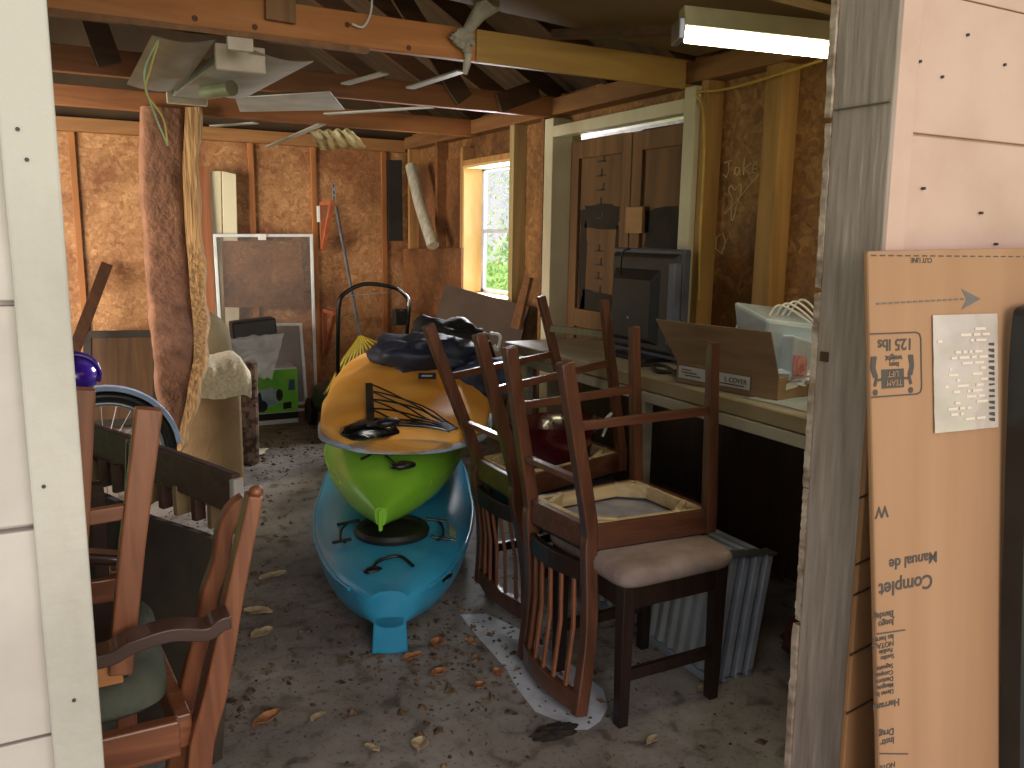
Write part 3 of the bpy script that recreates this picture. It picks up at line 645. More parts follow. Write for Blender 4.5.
# brown sofa, seen past the batt, with a cloth over it
SOFA = mat('sofa_brown', '#71583c', '#8a6e4c', (3, 3, 3), .9, bump=.25, bscale=50)
t = thing('sofa', (.42, 4.9, 0), 'brown upholstered sofa standing behind the insulation batt', 'sofa')
def cushion(x0, x1, y0, y1, z0, z1, rr, nm, m_, sd=0):
    rings = []; n = 40
    for j in range(15):
        v = j/14; zz = z0+(z1-z0)*v; e = min(1, math.sin(math.pi*min(v, 1-v)/(2*rr))) if min(v, 1-v) < rr else 1
        e = 1-(1-e)*.28; r = []
        for k in range(n):
            a = 2*math.pi*k/n; cs, sn = math.cos(a), math.sin(a)
            r.append(V((x0+x1)/2+math.copysign(abs(cs)**.45, cs)*(x1-x0)/2*e*(1+.03*noise.noise(V(cs, sn, v*3+sd))), (y0+y1)/2+math.copysign(abs(sn)**.45, sn)*(y1-y0)/2*e, zz))
        rings.append(r)
    return MB().loft(rings).build(nm, m_, t, smooth=60)
def cush2(prof, y0, y1, nm, m_):
    # rounded upholstered block: outline in x,z swept along y with softened ends
    n = len(prof); cxm = sum(p[0] for p in prof)/n; czm = 0; rings = []
    for k, (f, e) in enumerate(((0, .86), (.04, .95), (.12, 1), (.88, 1), (.96, .95), (1, .86))):
        rings.append([V(cxm+(p[0]-cxm)*e, y0+(y1-y0)*f, p[1]*(e if p[1] > .2 else 1)) for p in prof])
    return MB().loft(rings).build(nm, m_, t, .0, smooth=60)
def prof(x0, x1, z1, rr, lean=0):
    q = [(x0, .01), (x1, .01)]
    for k in range(9): a = k*math.pi/16; q.append((x1-rr+rr*math.cos(a)+lean*z1, z1-rr+rr*math.sin(a)))
    for k in range(9): a = math.pi/2+k*math.pi/16; q.append((x0+rr+rr*math.cos(a)+lean*z1, z1-rr+rr*math.sin(a)))
    return q
cush2(prof(.50, .80, .42, .06), 4.75, 5.95, 'seat_body', SOFA)
cush2(prof(.50, .84, .93, .16), 5.10, 6.0, 'backrest', mat('sofa_sage', '#6f6248', '#857757', (3, 3, 3), .9, bump=.25, bscale=50))
cush2(prof(.46, .80, .68, .12), 4.65, 5.14, 'arm', SOFA)
thr = bez([(4.655, .50), (4.635, .58), (4.66, .66), (4.75, .705), (4.95, .71)][0:0] or [(0, 4.64, .515), (0, 4.625, .59), (0, 4.655, .67), (0, 4.76, .700), (0, 5.0, .705)], 5)
def thf(u, v):
    p = thr[min(len(thr)-1, int(round(v*(len(thr)-1))))]; x = .50+.345*u; dr = max(0, u-.9)/.1
    return V(x, p.y+.006*math.sin(u*40), p.z-.05*dr*(.4+v)+.008*math.sin(u*9))
o = MB().sheet(thf, 30, 20, .012).build('throw', mat('white_knit', '#b3a68c', '#cfc4ab', (60, 60, 60), .9, bump=.6), smooth=60)
tag(o, 'off-white knitted throw draped over the brown sofa arm', 'blanket')
# mottled brown roll standing against the sofa
o = MB().path([(.885, 5.10, .0), (.90, 5.14, .3), (.915, 5.2, .62)], .10, .14, side=(0, 1, 0)).build('rolled_rug', mat('mottled_brown', '#3f2c22', '#7a6152', (22, 22, 22), .9, lo=.42, hi=.56), bevel=.02)
tag(o, 'mottled brown rolled rug standing on end beside the sofa', 'rug')
o = MB().blob((0.933,5.276,0.030), (.11, .06, .03), 8, amp=.4).build('plastic_scrap', mat('dirty_white', '#b9b096', '#d3ccb4'), smooth=60)
tag(o, 'dirty white plastic scrap on the floor by the rolled rug', 'scrap')

# framed screen and the smaller one, white planks, hardboard behind
def frame_thing(nm, q, wd, fm, pane_m, label, cat, th=.02):
    q = [V(p) for p in q]; n = (q[1]-q[0]).cross(q[3]-q[0]).normalized()*th
    t = thing(nm, (q[2]+q[3])/2, label, cat)
    m = MB(); ce = sum(q, V(0, 0, 0))/4
    inn = []
    for i in range(4):
        a = (q[i-1]-q[i]).normalized(); b = (q[(i+1) % 4]-q[i]).normalized(); inn.append(q[i]+(a+b)*wd)
    for i in range(4):
        k = (i+1) % 4; m.prism([q[i], q[k], inn[k], inn[i]], n)
    m.build('frame', fm, t, .002)
    MB().slab([p+n*.4 for p in inn], .003).build('pane', pane_m, t)
    return t
def sheer(name, c, f, rough=.6):
    m = bpy.data.materials.new(name); m.use_nodes = True; nt = m.node_tree; b = nt.nodes['Principled BSDF']
    b.inputs['Base Color'].default_value = lin(c); b.inputs['Roughness'].default_value = rough
    tr = nt.nodes.new('ShaderNodeBsdfTransparent'); mx = nt.nodes.new('ShaderNodeMixShader'); mx.inputs[0].default_value = f
    nt.links.new(tr.outputs[0], mx.inputs[1]); nt.links.new(b.outputs[0], mx.inputs[2]); nt.links.new(mx.outputs[0], nt.nodes['Material Output'].inputs[0]); return m
SCR = sheer('screen_mesh', '#9a9694', .12); SCB = sheer('bluish_pane', '#8a94a0', .4, .3)
ALU = mat('white_aluminium', '#c9ccd0', '#dcdfe2', rough=.4)
t = frame_thing('window_screen', [(0.951,6.460,1.381), (1.684,6.460,1.393), (1.667,6.380,0.026), (0.952,6.340,0.048)], .022, ALU, SCR, 'tall white-framed window screen leaning against the back wall', 'window screen')
B((1.271,6.470,1.342), (1.328,6.450,1.387)).build('label_tag', WPL, t)
t = frame_thing('storm_window', [(1.066,6.300,0.743), (1.541,6.300,0.727), (1.555,6.240,0.110), (1.048,6.220,0.109)], .022, ALU, SCB, 'smaller white-framed storm window low in front of the tall screen', 'storm window')
PLK = mat('white_plank', '#cfc6a8', '#ddd5bc', (4, 4, 1), .6)
for i, (a, b, c) in enumerate((((209, 171), (221, 171), ''), ((222, 171), (237, 173), ''))):
    q = [(0.948,6.490,1.829), (1.031,6.490,1.833), (1.002,6.520,0.557), (0.923,6.520,0.560)] if i == 0 else [(1.037,6.485,1.833), (1.135,6.485,1.817), (1.119,6.520,0.551), (1.017,6.520,0.556)]
    tag(MB().slab([V(p) for p in q], .015).build('vinyl_plank', PLK, bevel=.003), 'off-white vinyl plank leaning on the back wall, '+('left' if i == 0 else 'right')+' one of the pair above the screen', 'plank', 'off-white planks behind the screen')
o = MB().slab([(1.019,6.420,1.332), (1.596,6.420,1.339), (1.600,6.400,0.831), (1.009,6.400,0.846)], .006).build('backing_board', OSB_DARK); o.location.y += .06
tag(o, 'reddish-brown board behind the tall window screen', 'board')
o = MB().slab([(0.872,6.470,1.859), (0.947,6.470,1.863), (0.939,6.450,0.680), (0.862,6.450,0.683)], .02).build('plank', wood('red_plank', '#7f4a2c', '#9c6240', 'z')); tag(o, 'narrow red-brown plank upright on the back wall beside the batt', 'plank')
# carton with the mower picture
t = thing('mower_carton', (1.27, 6.2, 0), 'green carton printed with a lawn mower standing on the floor', 'carton')
bx0, bx1, by, bz = 1.09, 1.45, 6.12, 0.420
GRN = mat('carton_green', '#4f9a1c', '#7cc33a', (4, 4, 3), .45)
B((bx0, by, .0), (bx1, by+.3, bz)).build('body', mat('carton_white', '#c8c8c4'), t, .004)
B((bx0, by-.003, .09), (bx1, by-.0005, bz-.012)).build('printed_front', GRN, t)
B((bx0, by-.003, .035), (bx1, by-.0005, .085)).build('black_band', BLKP, t)
G2 = mat('print_grey', '#6f8a92', '#9cb2b8'); 
def pr(nm, pts, m_, d=.002): return MB().prism([(bx0+p[0], by-.003, p[1]) for p in pts], (0, -d, 0)).build(nm, m_, t)
def cir(cx_, cz_, rx, rz, n=20): return [(cx_+rx*math.cos(2*math.pi*k/n), cz_+rz*math.sin(2*math.pi*k/n)) for k in range(n)]
pr('printed_mower', [(.03, .20), (.07, .26), (.17, .28), (.24, .24), (.24, .17), (.14, .13), (.06, .13)], G2)
pr('printed_bag', [(.0, .23), (.09, .25), (.10, .19), (.02, .17)], BLKP, .003); pr('printed_wheel', cir(.095, .145, .042, .045), BLKP, .003); pr('printed_wheel', cir(.225, .22, .025, .045), BLKP, .003)
pr('printed_battery', [(.25, .11), (.31, .115), (.31, .165), (.25, .16)], BLKP, .003); pr('printed_photo', [(.29, .25), (.34, .25), (.34, .33), (.30, .33)], mat('print_blue', '#25456a'), .003)
# black bin in clear plastic
t = thing('storage_bin', (1.128,6.000,0.507), 'black plastic bin wrapped in clear film on top of the carton', 'bin')
q = [(0.990,6.050,0.770), (1.295,6.050,0.796), (1.297,6.000,0.556), (0.992,6.000,0.529)]
MB().prism([V(p) for p in q], (0, .16, .0)).build('bin_body', mat('bin_black', '#17181a', '#232427', rough=.5), t, .012)
CLR = sheer('clear_film', '#eef0f4', .38, .12)
MB().sheet(lambda u, v: lerp(lerp((0.953,5.930,0.679), (1.321,5.930,0.699), u), lerp((0.958,5.900,0.447), (1.220,5.900,0.373), u), v)+V(0, .03*noise.noise(V(u*5, v*5, 2)), .02*noise.noise(V(u*6, v*3, 7))), 24, 20, .004).build('clear_wrap', CLR, t, smooth=70)

# dark framed panel and stick left
t = frame_thing('cabinet_door', [(0.062,6.400,0.712), (0.551,6.400,0.700), (0.511,6.360,0.024), (0.017,6.360,0.041)], .05, mat('near_black_wood', '#231c16', '#31281f'), wood('door_panel_brown', '#3d2814', '#593c20', 'z'), 'dark framed cabinet door leaning on the back wall', 'cabinet door')
o = bar((0.243,6.500,1.164), (-0.057,6.000,0.494), .075, .022, up=(0, 1, 0)).build('board_strip', wood('dark_strip', '#3a2418', '#50331f', 'z'), bevel=.003)
tag(o, 'dark brown wooden strip slanting up at the left of the back wall', 'strip')

# triangular brackets, steel bracket, rake, mower
BRK = wood('rust_painted', '#8c4526', '#ad623e', 'z')
def bracket(zt, label, s=1):
    x = 1.765; t = thing('shelf_bracket', (x, 6.45, zt-.3), label, 'bracket', 'orange triangular brackets')
    m = MB(); m.path([(x, 6.49, zt), (x, 6.49, zt-.36*s)], .035, .03, side=(1, 0, 0)); m.path([(x, 6.49, zt), (x, 6.19, zt)], .035, .03, side=(1, 0, 0)); m.path([(x, 6.21, zt-.01), (x, 6.47, zt-.34*s)], .035, .03, side=(1, 0, 0))
    m.build('bracket_frame', BRK, t, .003); return t
t = bracket(1.625, 'orange wooden triangular bracket high on the back wall')
bracket(0.803, 'orange wooden triangular bracket low on the back wall')
t2 = thing('steel_bracket', (1.779,6.200,1.622), 'slotted steel strap standing above the upper orange bracket', 'bracket')
a = V((1.779,6.200,1.622)); st_ = MB().box((a.x-.012, a.y-.003, a.z), (a.x+.012, a.y+.003, a.z+.14)).build('strap', STEEL, t2, .001)
m = MB()
for k in range(3): m.box((a.x-.004, a.y-.005, a.z+.02+.045*k), (a.x+.004, a.y-.0032, a.z+.045+.045*k))
m.build('slot', BLKP, st_)
tag(B((1.725,6.490,1.484), V((1.746,6.470,1.606))).build('paper_note', WPL), 'small white paper strip on the back wall by the upper bracket', 'paper')
t = thing('leaf_rake', (1.656,5.600,0.250), 'yellow fan leaf rake with a long grey handle behind the pile', 'rake')
h0, h1 = V((1.794,6.200,1.593)), V((1.772,5.600,0.697)); tube([h0, h1], .011).build('handle', mat('grey_pole', '#4f545c', '#6a6f78', rough=.4), t, smooth=60)
YEL = mat('rake_yellow', '#d0b632', '#e0c84a', rough=.5)
tip0, tip1 = V((1.454,5.350,0.365)), V((1.952,5.450,0.594)); 
for k in range(11):
    e = lerp(tip0, tip1, k/10)+V(0, 0, -.03*math.sin(math.pi*k/10)-.03*(k/10)); tube([h1, lerp(h1, e, .5)+V(0, .0, .03), e, e+V(0, .05, -.02)], .008, 6).build('tine', YEL, t, smooth=60)
tube([lerp(h1, lerp(tip0, tip1, k/8)+V(0, 0, -.03), .62)+V(0, 0, .02) for k in range(9)], .008).build('crossband', YEL, t, smooth=60)
t = thing('lawn_mower', (1.75, 5.75, 0), 'black push lawn mower behind the kayaks, its bent handle upright', 'lawn mower')
H = [(1.577,5.500,0.274), (1.542,5.350,0.674), (1.540,5.300,0.942), (1.581,5.300,1.019), (1.710,5.280,1.077), (1.885,5.250,1.057), (1.969,5.250,1.009), (2.004,5.250,0.949), (2.007,5.280,0.818), (2.080,5.600,0.290)]
hb_ = tube(bez(H, 5), .014).build('handle_bar', BLKM, t, smooth=60)
tube(bez([(1.926,5.230,1.044), (1.978,5.200,0.993), (1.978,5.200,0.933)], 6), .007).build('bail_lever', STEEL, hb_, smooth=60)
tube([(1.581,5.300,1.000), (1.885,5.250,1.024)], .003).build('bail_wire', STEEL, hb_)
c = V((1.950,5.280,0.860)); B(c-V(.05, .03, .06), c+V(.05, .03, .05)).build('control_box', BLKP, hb_, .012)
MB().blob((1.80, 5.75, .22), (.30, .38, .12), 1, amp=.05, p=.6).build('deck', BLKP, t, smooth=60)
MB().cyl((1.80, 5.75, .3), (1.80, 5.75, .42), .13).build('engine', mat('engine_grey', '#2a2c30', rough=.4), t, .02, smooth=40)
for x, y in ((1.50, 5.5), (2.1, 5.5), (1.52, 6.02), (2.08, 6.02)):
    MB().cyl((x-.025, y, .1), (x+.025, y, .1), .1, 24).build('wheel', BLKP, t, .008, smooth=40)

# dark board, white tube, offcuts on the right wall
tag(MB().slab([(2.307,6.490,1.981), (2.424,6.490,1.987), (2.428,6.490,1.348), (2.308,6.490,1.346)], .02).build('dark_board', mat('charcoal_board', '#1e1c1a', '#2a2826')), 'narrow charcoal board on the back wall in the far corner', 'board')
o = MB().tube([(2.360,6.124,1.914), (2.360,5.942,1.619), (2.360,5.690,1.321)], .045, 16).build('paper_roll', mat('roll_white', '#a09a8e', '#bdb7aa', (40, 40, 3), .7), smooth=60); tag(o, 'long off-white roll leaning in the far right corner', 'roll')
tag(MB().slab([(2.450,6.503,1.283), (2.450,5.362,1.314), (2.450,5.356,0.824), (2.450,6.512,0.783)], -.015).build('particle_board', OSB_DARK), 'brown particle board offcut low in the far right corner', 'board')
a, b, c, d = V((2.201,5.100,1.081)), V((2.479,4.450,0.975)), V((2.268,4.350,0.600)), V((1.982,5.000,0.697))
tag(MB().slab([a, b, c+V(0, 0, -.2), d+V(0, 0, -.2)], .012).build('cardboard_sheet', CARDD), 'large dark brown cardboard sheet leaning under the window', 'cardboard')
tag(MB().slab([(2.42, 4.30, 1.16), (2.42, 4.38, 1.16), (2.38, 4.47, .85), (2.38, 4.36, .85)], .02).build('scrap_board', OSB_DARK), 'short board scrap leaning beside the window', 'board')

# ================================================================= COUNTER, TV, CARTON
t = thing('workbench', (2.2, 2.5, 0), 'long cream painted workbench along the right wall', 'workbench')
CT = mat('counter_paint', '#8f8874', '#aca48f', (5, 3, 9), .55, bump=.2, lo=.35, hi=.6)
B((1.96, 1.19, .845), (2.45, 3.75, .87)).build('worktop', CT, t, .003)
B((1.945, 1.19, .775), (1.965, 3.75, .815)).build('front_rail', CT, t, .002)
B((1.95, 1.19, .82), (1.962, 3.75, .868)).build('edge_band', mat('edge_tan', '#857656', '#9b8a68', (5, 3, 9), .6), t, .002)
for y in (1.25, 2.62, 3.6): B((2.0, y, 0), (2.04, y+.09, .845)).build('leg', CT if y > 2 else DKW, t, .003)
for y in (1.25, 2.64, 3.6): B((2.04, y, .775), (2.45, y+.04, .845)).build('bearer', STUD, t, .003)
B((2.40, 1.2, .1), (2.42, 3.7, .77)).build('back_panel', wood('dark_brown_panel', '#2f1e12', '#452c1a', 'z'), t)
tag(MB().slab([(2.000,2.072,0.873), (2.012,1.992,0.873), (2.014,1.818,0.873), (2.216,1.980,0.873), (2.107,2.065,0.873)], -.0015).build('paper_sheet', mat('grey_paper', '#9aa4a8', '#b5bdc0')), 'torn grey-white sheet of paper under the carton on the bench', 'paper')
# television seen from behind
t = thing('television', (2.27, 3.0, .87), 'old black flat television turned to the wall, back showing, on the workbench', 'television')
TVM = mat('tv_back', '#2c282a', '#383436', (3, 3, 3), .45, bump=.05)
B((2.26, 2.745, .885), (2.30, 3.25, 1.357)).build('screen_frame', mat('tv_frame', '#474a58', '#565a68', rough=.4), t, .008)
MB().loft([[(2.26, y, z) for y, z in ((2.76, .90), (3.235, .90), (3.235, 1.34), (2.76, 1.34))], [(2.235, y, z) for y, z in ((2.78, .92), (3.22, .92), (3.22, 1.32), (2.78, 1.32))]]).build('back_shell', TVM, t, .006)
MB().loft([[(2.236, y, z) for y, z in ((2.86, .94), (3.20, .94), (3.20, 1.27), (2.86, 1.27))], [(2.21, y, z) for y, z in ((2.90, .96), (3.18, .96), (3.18, 1.22), (2.90, 1.22))]]).build('back_housing', mat('tv_housing', '#181619', '#211f22', rough=.5), t, .006)
B((2.225, 2.755, .95), (2.262, 2.80, 1.30)).build('lit_side_strip', mat('tv_side_lit', '#545a6c', '#6a7184', rough=.35), t, .006)  # bluish light on the side face, put into this strip's colour
B((2.16, 2.85, .871), (2.36, 3.15, .888)).build('stand_base', BLKP, t, .004)
tube(bez([(2.23, 3.08, 1.355), (2.20, 3.10, 1.33), (2.225, 3.14, 1.2), (2.23, 3.16, 1.05)], 8), .004).build('cable', BLKP, t, smooth=60)
m = MB(); m.cyl((2.212, 3.05, 1.05), (2.206, 3.05, 1.05), .006); m.build('screw', STEEL, t)
o = tube(bez([(2.10, 2.72, .885), (2.05, 2.60, .88), (2.15, 2.52, .89), (2.05, 2.48, .88), (2.12, 2.66, .89), (2.06, 2.75, .885)], 8), .008).build('cable_bundle', BLKP, smooth=60); tag(o, 'coiled black cables on the workbench between television and carton', 'cable')
tag(B((2.53, 3.41, 1.425), (2.549, 3.55, 1.555)).build('wood_block', mat('block_tan', '#86623c', '#9c7750', (8, 2, 8), .7), bevel=.003), 'square tan wood block fixed on the dark doorway boards above the television', 'block')
# open carton with its contents
t = thing('open_carton', (2.13, 2.2, .871), 'open brown cardboard carton full of odds and ends on the workbench', 'carton')
fa, fb = V(1.985, 2.42, .872), V(2.058, 1.985, .872); dr = V(.30, .05, 0)
fz = V(0, 0, .078)
CB = mat('carton_brown', '#7d6148', '#917356', (3, 3, 20), .8); CI = mat('carton_inside', '#c9ccd0', '#dddfe2', rough=.8)
MB().slab([fa, fb, fb+fz, fa+fz], -.005).build('front_wall', CB, t); MB().slab([fa+dr, fb+dr, fb+dr+fz*1.6, fa+dr+fz*1.6], .005).build('back_wall', CB, t)
MB().slab([fb, fb+dr, fb+dr+fz, fb+fz], -.005).build('side_wall', mat('carton_side', '#a08565', '#b59877'), t); MB().slab([fa, fa+dr, fa+dr+fz, fa+fz], .005).build('side_wall', CB, t)
MB().slab([fa, fb, fb+dr, fa+dr], .004).build('bottom', CB, t)
fo = V(-.05, 0, .155)
MB().slab([fa+fz, fb+fz, fb+fz+fo+V(0, -.0, 0), fa+fz+fo+V(-.02, .05, .0)], -.005).build('front_flap', CB, t)
MB().slab([fa+dr+fz*1.6, fb+dr+fz*1.6, fb+dr+fz*1.6+V(.04, 0, .09), fa+dr+fz*1.6+V(.04, 0, .09)], .005).build('back_flap', CI, t)
ux = (fb-fa).normalized(); nrm = V(ux.y, -ux.x, 0); nrm = nrm if nrm.x < 0 else -nrm
LBL = mat('label_grey', '#a9a7a2', '#bcbab5'); 
def lq(a, b, z0, z1, nm, m_, e=.001): return MB().slab([fa+ux*a+V(0, 0, z0)+nrm*e, fa+ux*b+V(0, 0, z0)+nrm*e, fa+ux*b+V(0, 0, z1)+nrm*e, fa+ux*a+V(0, 0, z1)+nrm*e], .001).build(nm, m_, t)
lq(.01, .335, .018, .068, 'label_border', INK, .0015); lb_ = lq(.013, .332, .020, .066, 'label', LBL, .003)
text('label_text', 'L COVER', fa+ux*.225+V(0, 0, .038)+nrm*.0055, ux, (0, 0, 1), .024, INK, lb_)
m = MB()
for a, b, z in ((.03, .075, .052), (.03, .10, .042), (.045, .12, .032), (.20, .31, .028)): m.slab([fa+ux*a+V(0, 0, z)+nrm*.0055, fa+ux*b+V(0, 0, z)+nrm*.0055, fa+ux*b+V(0, 0, z+.004)+nrm*.0055, fa+ux*a+V(0, 0, z+.004)+nrm*.0055], .0005)
m.build('label_rule', INK, lb_)
c_ = fb+V(.035, -.001, .035); MB().slab([c_, c_+V(.07, .012, .006), c_+V(.07, .012, .028), c_+V(0, 0, .022)], .001).build('side_sticker', WPL, t)
CP = mat('cloudy_plastic', '#bcd2e6', '#d6e6f2', rough=.2, alpha=.85, coat=.4)
# contents
o = MB().loft([[(2.10, 2.10, .90), (2.28, 2.02, .93), (2.34, 2.20, .93), (2.16, 2.26, .90)], [(2.06, 2.06, 1.14), (2.29, 1.98, 1.11), (2.37, 2.22, 1.15), (2.13, 2.30, 1.18)]]).build('storage_tub', CP, bevel=.012); tag(o, 'cloudy pale blue plastic tub heaped in the open carton', 'tub')
o = MB().loft([[(2.16, 2.03, .92), (2.30, 2.03, .92), (2.30, 2.14, .92), (2.16, 2.14, .92)], [(2.12, 1.99, 1.09), (2.33, 2.0, 1.04), (2.33, 2.16, 1.05), (2.14, 2.16, 1.08)]]).build('tray', mat('tray_white', '#c6d6e4', '#dbe6ef', rough=.35), bevel=.008); tag(o, 'white plastic tray tilted at the front of the open carton', 'tray')
o = MB().tube([V(2.30, 2.06, 1.02)+V(.0, .0, 0), V(2.36, 2.04, 1.09)], [.03, .03], 18).build('bottle', mat('teal_plastic', '#4fa8b0', '#62bac0', rough=.3), bevel=.008, smooth=40); tag(o, 'small teal plastic bottle at the back of the open carton', 'bottle')
o = B((2.245, 2.0, .95), (2.30, 2.05, 1.01)).build('folder', mat('bright_blue', '#1e50b8', rough=.4), bevel=.004); tag(o, 'bright blue plastic folder sticking out of the open carton', 'folder')
t = thing('photo_packet', (2.17, 2.0, .95), 'small red and white printed packet in the open carton', 'packet')
MB().slab([(2.12, 1.985, .955), (2.19, 1.995, .95), (2.20, 2.01, 1.01), (2.13, 2.0, 1.02)], .008).build('packet_body', mat('packet_red', '#a05a5e', '#c9989a', (40, 40, 40)), t)
o = MB().blob((2.17, 2.04, .935), (.10, .05, .03), 14, amp=.6, freq=4).build('tissue_paper', mat('tissue', '#cdd6e4', '#e0e6ee'), smooth=30); tag(o, 'crumpled white tissue paper along the carton rim', 'tissue')
for k in range(4):
    o = tube(bez([(2.12+.03*k, 2.12, 1.13), (2.16+.035*k, 2.10, 1.18+.006*k), (2.25+.02*k, 2.04, 1.12), (2.30, 2.0+.012*k, 1.04)], 8), .004, 8).build('white_cable', WPL, smooth=60)
    tag(o, 'thin white cable looping over the tubs in the open carton', 'cable', 'white cables in the open carton')
# things under the bench
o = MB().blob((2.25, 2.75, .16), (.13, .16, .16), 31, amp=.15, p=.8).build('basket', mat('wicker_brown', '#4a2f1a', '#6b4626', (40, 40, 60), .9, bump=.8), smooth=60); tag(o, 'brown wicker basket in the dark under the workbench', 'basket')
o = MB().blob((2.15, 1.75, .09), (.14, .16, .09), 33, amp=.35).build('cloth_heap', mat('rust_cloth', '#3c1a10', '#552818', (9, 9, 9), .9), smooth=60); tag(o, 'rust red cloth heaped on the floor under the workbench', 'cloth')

# ================================================================= OVERHEAD
t = thing('shop_light', (1.95, 1.8, 1.96), 'lit fluorescent shop light with a cream housing at the upper right', 'light')
L0, L1 = V((1.517,1.883,1.955)), V((1.856,1.715,1.925)); L1 = L0+(L1-L0).normalized()*1.0; L1.x = min(L1.x, 2.44)
dL = (L1-L0).normalized(); pL = V(-dL.y, dL.x, 0)
MB().loft([[p+pL*a+V(0, 0, b) for a, b in ((-.055, .0), (-.03, .055), (.03, .055), (.055, 0))] for p in (L0-dL*.015, L1)]).build('housing', mat('lamp_cream', '#a39b78', '#b8b08c', rough=.5), t, .003)
TB = mat('tube_glow', '#fffbe0', emit='#fff6cc', estr=21)
tube([L0+V(0, 0, -.012)-pL*.0, L1+V(0, 0, -.012)], .021, 16).build('fluorescent_tube', TB, t, smooth=60)
MB().loft([[p+pL*a+V(0, 0, b) for a, b in ((-.05, -.035), (-.05, .02), (.05, .02), (.05, -.035))] for p in (L0-dL*.03, L0-dL*.012)]).build('end_cap', STEEL, t, .004)
tag(MB().slab([(.95, 1.3, 2.30), (2.44, 1.3, 2.17), (2.44, 2.95, 2.17), (.95, 2.95, 2.26)], .01).build('ceiling_sheet', mat('hardboard', '#6b5538', '#80684a', (2, 2, 2), .8)), 'brownish hardboard sheet laid over the joists above the shop light', 'board')
tag(bar((1.25, 2.1, 2.19), (2.44, 2.1, 2.15), .03, .02).build('lath', PINE), 'pale wooden lath under the hardboard sheet above the shop light', 'lath')
tag(bar((1.7, 2.9, 2.16), (2.35, 2.0, 2.10), .05, .03).build('brace_board', RAFT), 'dark brace board crossing under the hardboard sheet', 'board')
t = thing('electric_cable', (2.44, 3.0, 2.05), 'yellowed electric cable running from the lamp down beside the side doorway', 'cable')
tube(bez([(2.430,2.249,2.037), (2.430,2.551,2.014), (2.430,2.778,2.008), (2.430,2.922,2.016), (2.440,2.889,1.943), (2.440,2.865,1.735), (2.440,2.863,1.397), (2.440,2.848,1.137)], 8), .006, 8).build('cable_run', mat('cable_yellow', '#a8873a', '#c4a24c', rough=.5), t, smooth=60)

t = thing('strip_fixture', (0.525,3.453,2.000), 'old strip light fixture with wide dull reflector wings slung under the joists at left', 'light fixture')
p0, p1 = V((0.570,3.092,1.980)), V((0.517,4.078,1.980))
d_ = (p1-p0).normalized(); s_ = V(d_.y, -d_.x, 0)
def plate(c, w_, h_, nm): MB().box(V(c)-V(w_/2, .012, h_/2), V(c)+V(w_/2, .012, h_/2)).build(nm, ENAM, t, .004)
plate((0.567,3.075,1.980), .165, .085, 'end_plate'); plate(V((0.521,4.108,1.980)), .17, .05, 'end_plate')
MB().box(V((0.535,2.896,1.980))-V(.04, .012, .01), V((0.535,2.896,1.980))+V(.04, .012, .03)).build('hanger_tab', ENAM, t, .002)
MB().loft([[p+s_*a+V(0, 0, b) for a, b in ((-.06, -.0), (-.045, .045), (.045, .045), (.06, 0))] for p in (p0, p1)]).build('ballast_channel', GALV, t, .004)
wing = lambda pts: MB().sheet(lambda u, v: lerp(lerp(pts[0], pts[1], u), lerp(pts[3], pts[2], u), v)+V(0, 0, -.05*math.sin(math.pi*u)*.3), 12, 8, .003)
wing([V((0.295,3.101,2.030)), V((0.463,2.919,2.000)), V((0.481,4.002,2.000)), V((0.261,3.837,1.980))]).build('reflector_wing', GALV, t, smooth=60)
wing([V((0.594,3.006,2.000)), V((0.861,3.225,2.030)), V((0.789,4.168,2.020)), V((0.609,3.978,2.000))]).build('reflector_wing', GALV, t, smooth=60)
tube([V((0.543,3.729,1.960)), V((0.622,3.567,1.960))], .03, 14).build('lamp_cylinder', mat('greenish_glass', '#77735f', '#8f8b76', rough=.2), t, smooth=60)
tube(bez([(0.302,3.000,1.996), (0.258,2.950,1.908), (0.252,2.950,1.848), (0.276,2.950,1.760), (0.309,2.950,1.667)], 8), .003, 6).build('loose_wire', mat('wire_green', '#9cc4a0', '#b8d8b4'), t)
tube(bez([(0.302,3.000,1.990), (0.269,2.950,1.894), (0.254,2.950,1.827), (0.299,2.950,1.752), (0.309,2.950,1.667)], 8), .003, 6).build('loose_wire', mat('wire_yellow', '#d0c060', '#e0d070'), t)
strips = [((410,88), (460,72), 'pale metal strip slanting between first and second joists at centre'),
          ((330,113), (432,106), 'pale metal strip lying nearly flat between second and third joists'),
          ((270,147), (322,124), 'pale metal strip poking down below the third joist'),
          ((212,126), (256,123), 'short pale metal strip beside the insulation batt top'),
          ((345,84), (385,73), 'short pale metal strip above the second joist')]
for (a, b, l) in ((V((1.482,3.854,2.080)), V((1.519,3.345,2.080)), strips[0][2]), (V((1.341,4.796,2.060)), V((1.743,4.215,2.060)), strips[1][2]), (V((1.300,6.146,1.990)), V((1.286,4.684,1.990)), strips[2][2]), (V((0.832,5.491,2.030)), V((1.033,5.186,2.030)), strips[3][2]), (V((1.206,3.979,2.090)), V((1.276,3.618,2.090)), strips[4][2])):
    tag(bar(a, b, .045, .008).build('metal_strip', GALV, bevel=.001), l, 'strip', 'pale metal strips among the joists')
tag(MB().slab([(0.780,4.399,2.045), (1.129,3.963,2.045), (1.355,4.480,2.045), (0.889,4.885,2.045)], .004).build('metal_sheet', GALV), 'dull grey metal sheet lying across the second and third joists', 'sheet')
q = [V((1.311,5.084,2.000)), V((1.531,4.928,2.000)), V((1.790,5.462,1.970)), V((1.607,5.919,1.970))]
